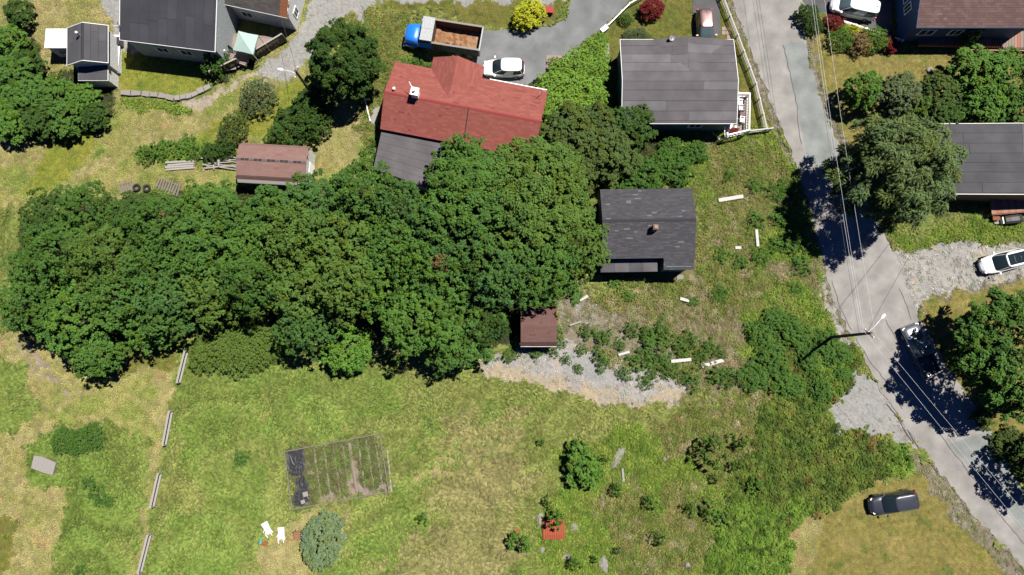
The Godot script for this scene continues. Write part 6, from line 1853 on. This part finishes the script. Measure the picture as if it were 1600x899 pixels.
	for q in [Vector3(-39.24, 0.00, -18.99), Vector3(-38.17, 0.00, -18.92)]:
		var t := thing("tyre", "old black tyre lying between two pallets", "tyre", flat(q), 0.0, "old tyres in the grass")
		st = tool()
		lathe(st, Vector3(0, 0.14, 0), [[0.22, -0.11], [0.38, -0.14], [0.43, 0.0], [0.38, 0.14], [0.22, 0.11], [0.2, 0.0], [0.22, -0.11]], 20)
		done("carcass", st, M.tyre, t)
	var pipe := thing("drain_pipe", "long white plastic pipe beside the red bungalow", "pipe", flat(Vector3(-15.34, 0.00, -27.47)))
	st = tool()
	tube(st, [flat(Vector3(-15.64, 0.00, -28.74)) - pipe.position + Vector3(0, 0.3, 0), flat(Vector3(-14.97, 0.00, -26.13)) - pipe.position + Vector3(0, 0.12, 0)], [0.07, 0.07], 8)
	done("pipe", st, M.white, pipe)
	for q in [Vector3(-15.64, 0.00, -28.74), Vector3(-14.97, 0.00, -26.13)]: board("support", Vector3(0.14, 0.26, 0.14), flat(q) - pipe.position + Vector3(0, 0.1, 0), M.driftwood, pipe)
	# gazebo and bench on the upper deck
	var gz := thing("gazebo", "mint-green canvas gazebo standing on the deck", "gazebo", flat(Vector3(-27.64, 2.50, -33.80)) + Vector3(0, 0.52, 0), -0.22)
	var gw := 1.08
	st = tool()
	var gc := [Vector3(-gw, 1.9, -gw), Vector3(gw, 1.9, -gw), Vector3(gw, 1.9, gw), Vector3(-gw, 1.9, gw)]
	for k in 4:
		var a: Vector3 = gc[k]
		var b: Vector3 = gc[(k + 1) % 4]
		var mid := (a + b) / 2 * Vector3(0.96, 1, 0.96)
		for s in [[a, mid], [mid, b]]:
			for v in [s[0], s[1], Vector3(0, 2.5, 0)]: st.add_vertex(v)
			quad(st, s[0], s[1], s[1] - Vector3(0, 0.22, 0), s[0] - Vector3(0, 0.22, 0))
	done("canopy", st, M.canopy, gz)
	for k in 4: board("pole", Vector3(0.06, 1.9, 0.06), gc[k] * Vector3(0.97, 0, 0.97) + Vector3(0, 0.95, 0), M.metal, gz)
	var lb := thing("deck_bench", "long pinkish slatted bench on the gazebo deck", "bench", flat(Vector3(-29.05, 0.80, -32.71)) + Vector3(0, 0.52, 0), -0.36)
	for k in 4: board("seat_slat", Vector3(2.2, 0.05, 0.16), Vector3(0, 0.42, -0.3 + 0.2 * k), M.deck_pale, lb)
	for s in [-1.0, 1.0]: board("leg", Vector3(0.1, 0.42, 0.7), Vector3(s, 0.2, 0), M.deck, lb)
	garden_chair("dark chair on the gazebo deck", flat(Vector3(-29.77, 0.80, -33.63)) + Vector3(0, 0.52, 0), 0.8, M.black)
	garden_chair("dark red chair in the shade of the mint gazebo", flat(Vector3(-27.61, 0.80, -33.92)) + Vector3(0, 0.52, 0), 2.4, M.red_box)
	# chairs on the bungalow porch
	var pf := Vector3(0, 0.92, 0)
	garden_chair("white chair on the porch beside another white one", flat(Vector3(23.79, 1.40, -27.76)) + pf, 1.5, M.white)
	garden_chair("white chair on the porch beside the dark red one", flat(Vector3(23.83, 1.40, -27.17)) + pf, 1.5, M.white_wall)
	garden_chair("dark red chair on the bungalow porch", flat(Vector3(23.94, 1.40, -26.59)) + pf, 1.5, mat(Color(0.08, 0.015, 0.02), 0.6))
	garden_chair("white chair on the porch beside the flower box", flat(Vector3(23.92, 1.40, -25.90)) + pf, 1.4, M.white)
	var fb := thing("flower_box", "wooden flower box at the foot of the porch", "flower box", flat(Vector3(23.01, 1.20, -24.80)) + pf, 0.2)
	board("box", Vector3(1.2, 0.28, 0.4), Vector3(0, 0.14, 0), M.deck, fb)
	part("foliage", crowns.shrub[1][0], M.leaf_red, fb, Transform3D(Basis.from_scale(Vector3(0.5, 0.3, 0.24)), Vector3(0, 0.26, 0)))
	# paving: single pavers
	var pv := thing("paver_path", "tan square pavers laid beside the white road fence", "pavers", flat(Vector3(23.12, 0.00, -36.32)))
	for q in [Vector3(22.78, 0.00, -36.54), Vector3(23.27, 0.00, -36.54), Vector3(22.77, 0.00, -36.07), Vector3(23.25, 0.00, -36.07), Vector3(23.30, 0.00, -35.60)]: board("paver", Vector3(0.43, 0.06, 0.42), flat(q) - pv.position + Vector3(0, 0.02, 0), M.paver, pv)
	pv = thing("paver_patio", "small tan paver patio at the edge of the asphalt yard", "pavers", flat(Vector3(4.79, 0.00, -32.72)))
	for a in 4:
		for b in 3: board("paver", Vector3(0.52, 0.06, 0.5), Vector3(-0.85 + 0.55 * a, 0.03, -0.55 + 0.53 * b), M.paver, pv)
	pv = thing("stepping_stones", "line of pale stepping stones beside the grey bungalow", "stepping stones", flat(Vector3(10.21, 0.00, -33.65)))
	for k in 6: board("stone", Vector3(0.45, 0.06, 0.4), Vector3(0.02 * (k % 2), 0.02, -1.15 + 0.47 * k), M.stone, pv, Vector3(0, 0.08 * (k % 3), 0))
	var bo := thing("utility_box", "white utility box at the end of the curved fence", "box", flat(Vector3(9.84, 0.00, -36.18)), 0.7)
	board("cabinet", Vector3(0.75, 0.8, 0.42), Vector3(0, 0.38, 0), M.white_wall, bo)
	board("lid", Vector3(0.82, 0.05, 0.48), Vector3(0, 0.8, 0), M.white, bo)
	bo = thing("storage_box", "red wooden box beside the golden bush", "box", flat(Vector3(3.94, 0.00, -38.43)), -0.1)
	board("cabinet", Vector3(0.95, 0.6, 0.6), Vector3(0, 0.28, 0), M.red_box, bo)
	board("lid", Vector3(1.05, 0.05, 0.7), Vector3(0, 0.61, 0), M.red_box, bo)
	bo = thing("barbecue", "black covered barbecue beside the small red deck", "barbecue", flat(Vector3(51.74, 0.00, -15.51)), 0.1)
	st = tool()
	var rings := []
	for q in [[-1.0, 0.7, 0.32], [-0.9, 0.86, 0.4], [-0.4, 1.0, 0.42], [0.4, 1.02, 0.42], [0.9, 0.86, 0.4], [1.0, 0.7, 0.32]]: rings.append([Vector3(q[0], 0.02, -q[2]), Vector3(q[0], q[1] - 0.1, -q[2]), Vector3(q[0], q[1], -q[2] * 0.5), Vector3(q[0], q[1], q[2] * 0.5), Vector3(q[0], q[1] - 0.1, q[2]), Vector3(q[0], 0.02, q[2])])
	loft(st, rings)
	done("cover", st, M.tarp, bo)
	board("side_shelf", Vector3(0.1, 0.7, 0.7), Vector3(-1.08, 0.36, 0), M.white, bo)
	bo = thing("waste_bin", "dark grey bin on the lane beside the small cottage", "bin", flat(Vector3(-41.94, 0.00, -34.73)), 0.1)
	board("cabinet", Vector3(0.55, 0.95, 0.75), Vector3(0, 0.46, 0), M.asphalt_dark, bo)
	board("lid", Vector3(0.6, 0.06, 0.8), Vector3(0, 0.96, 0), M.seam, bo)
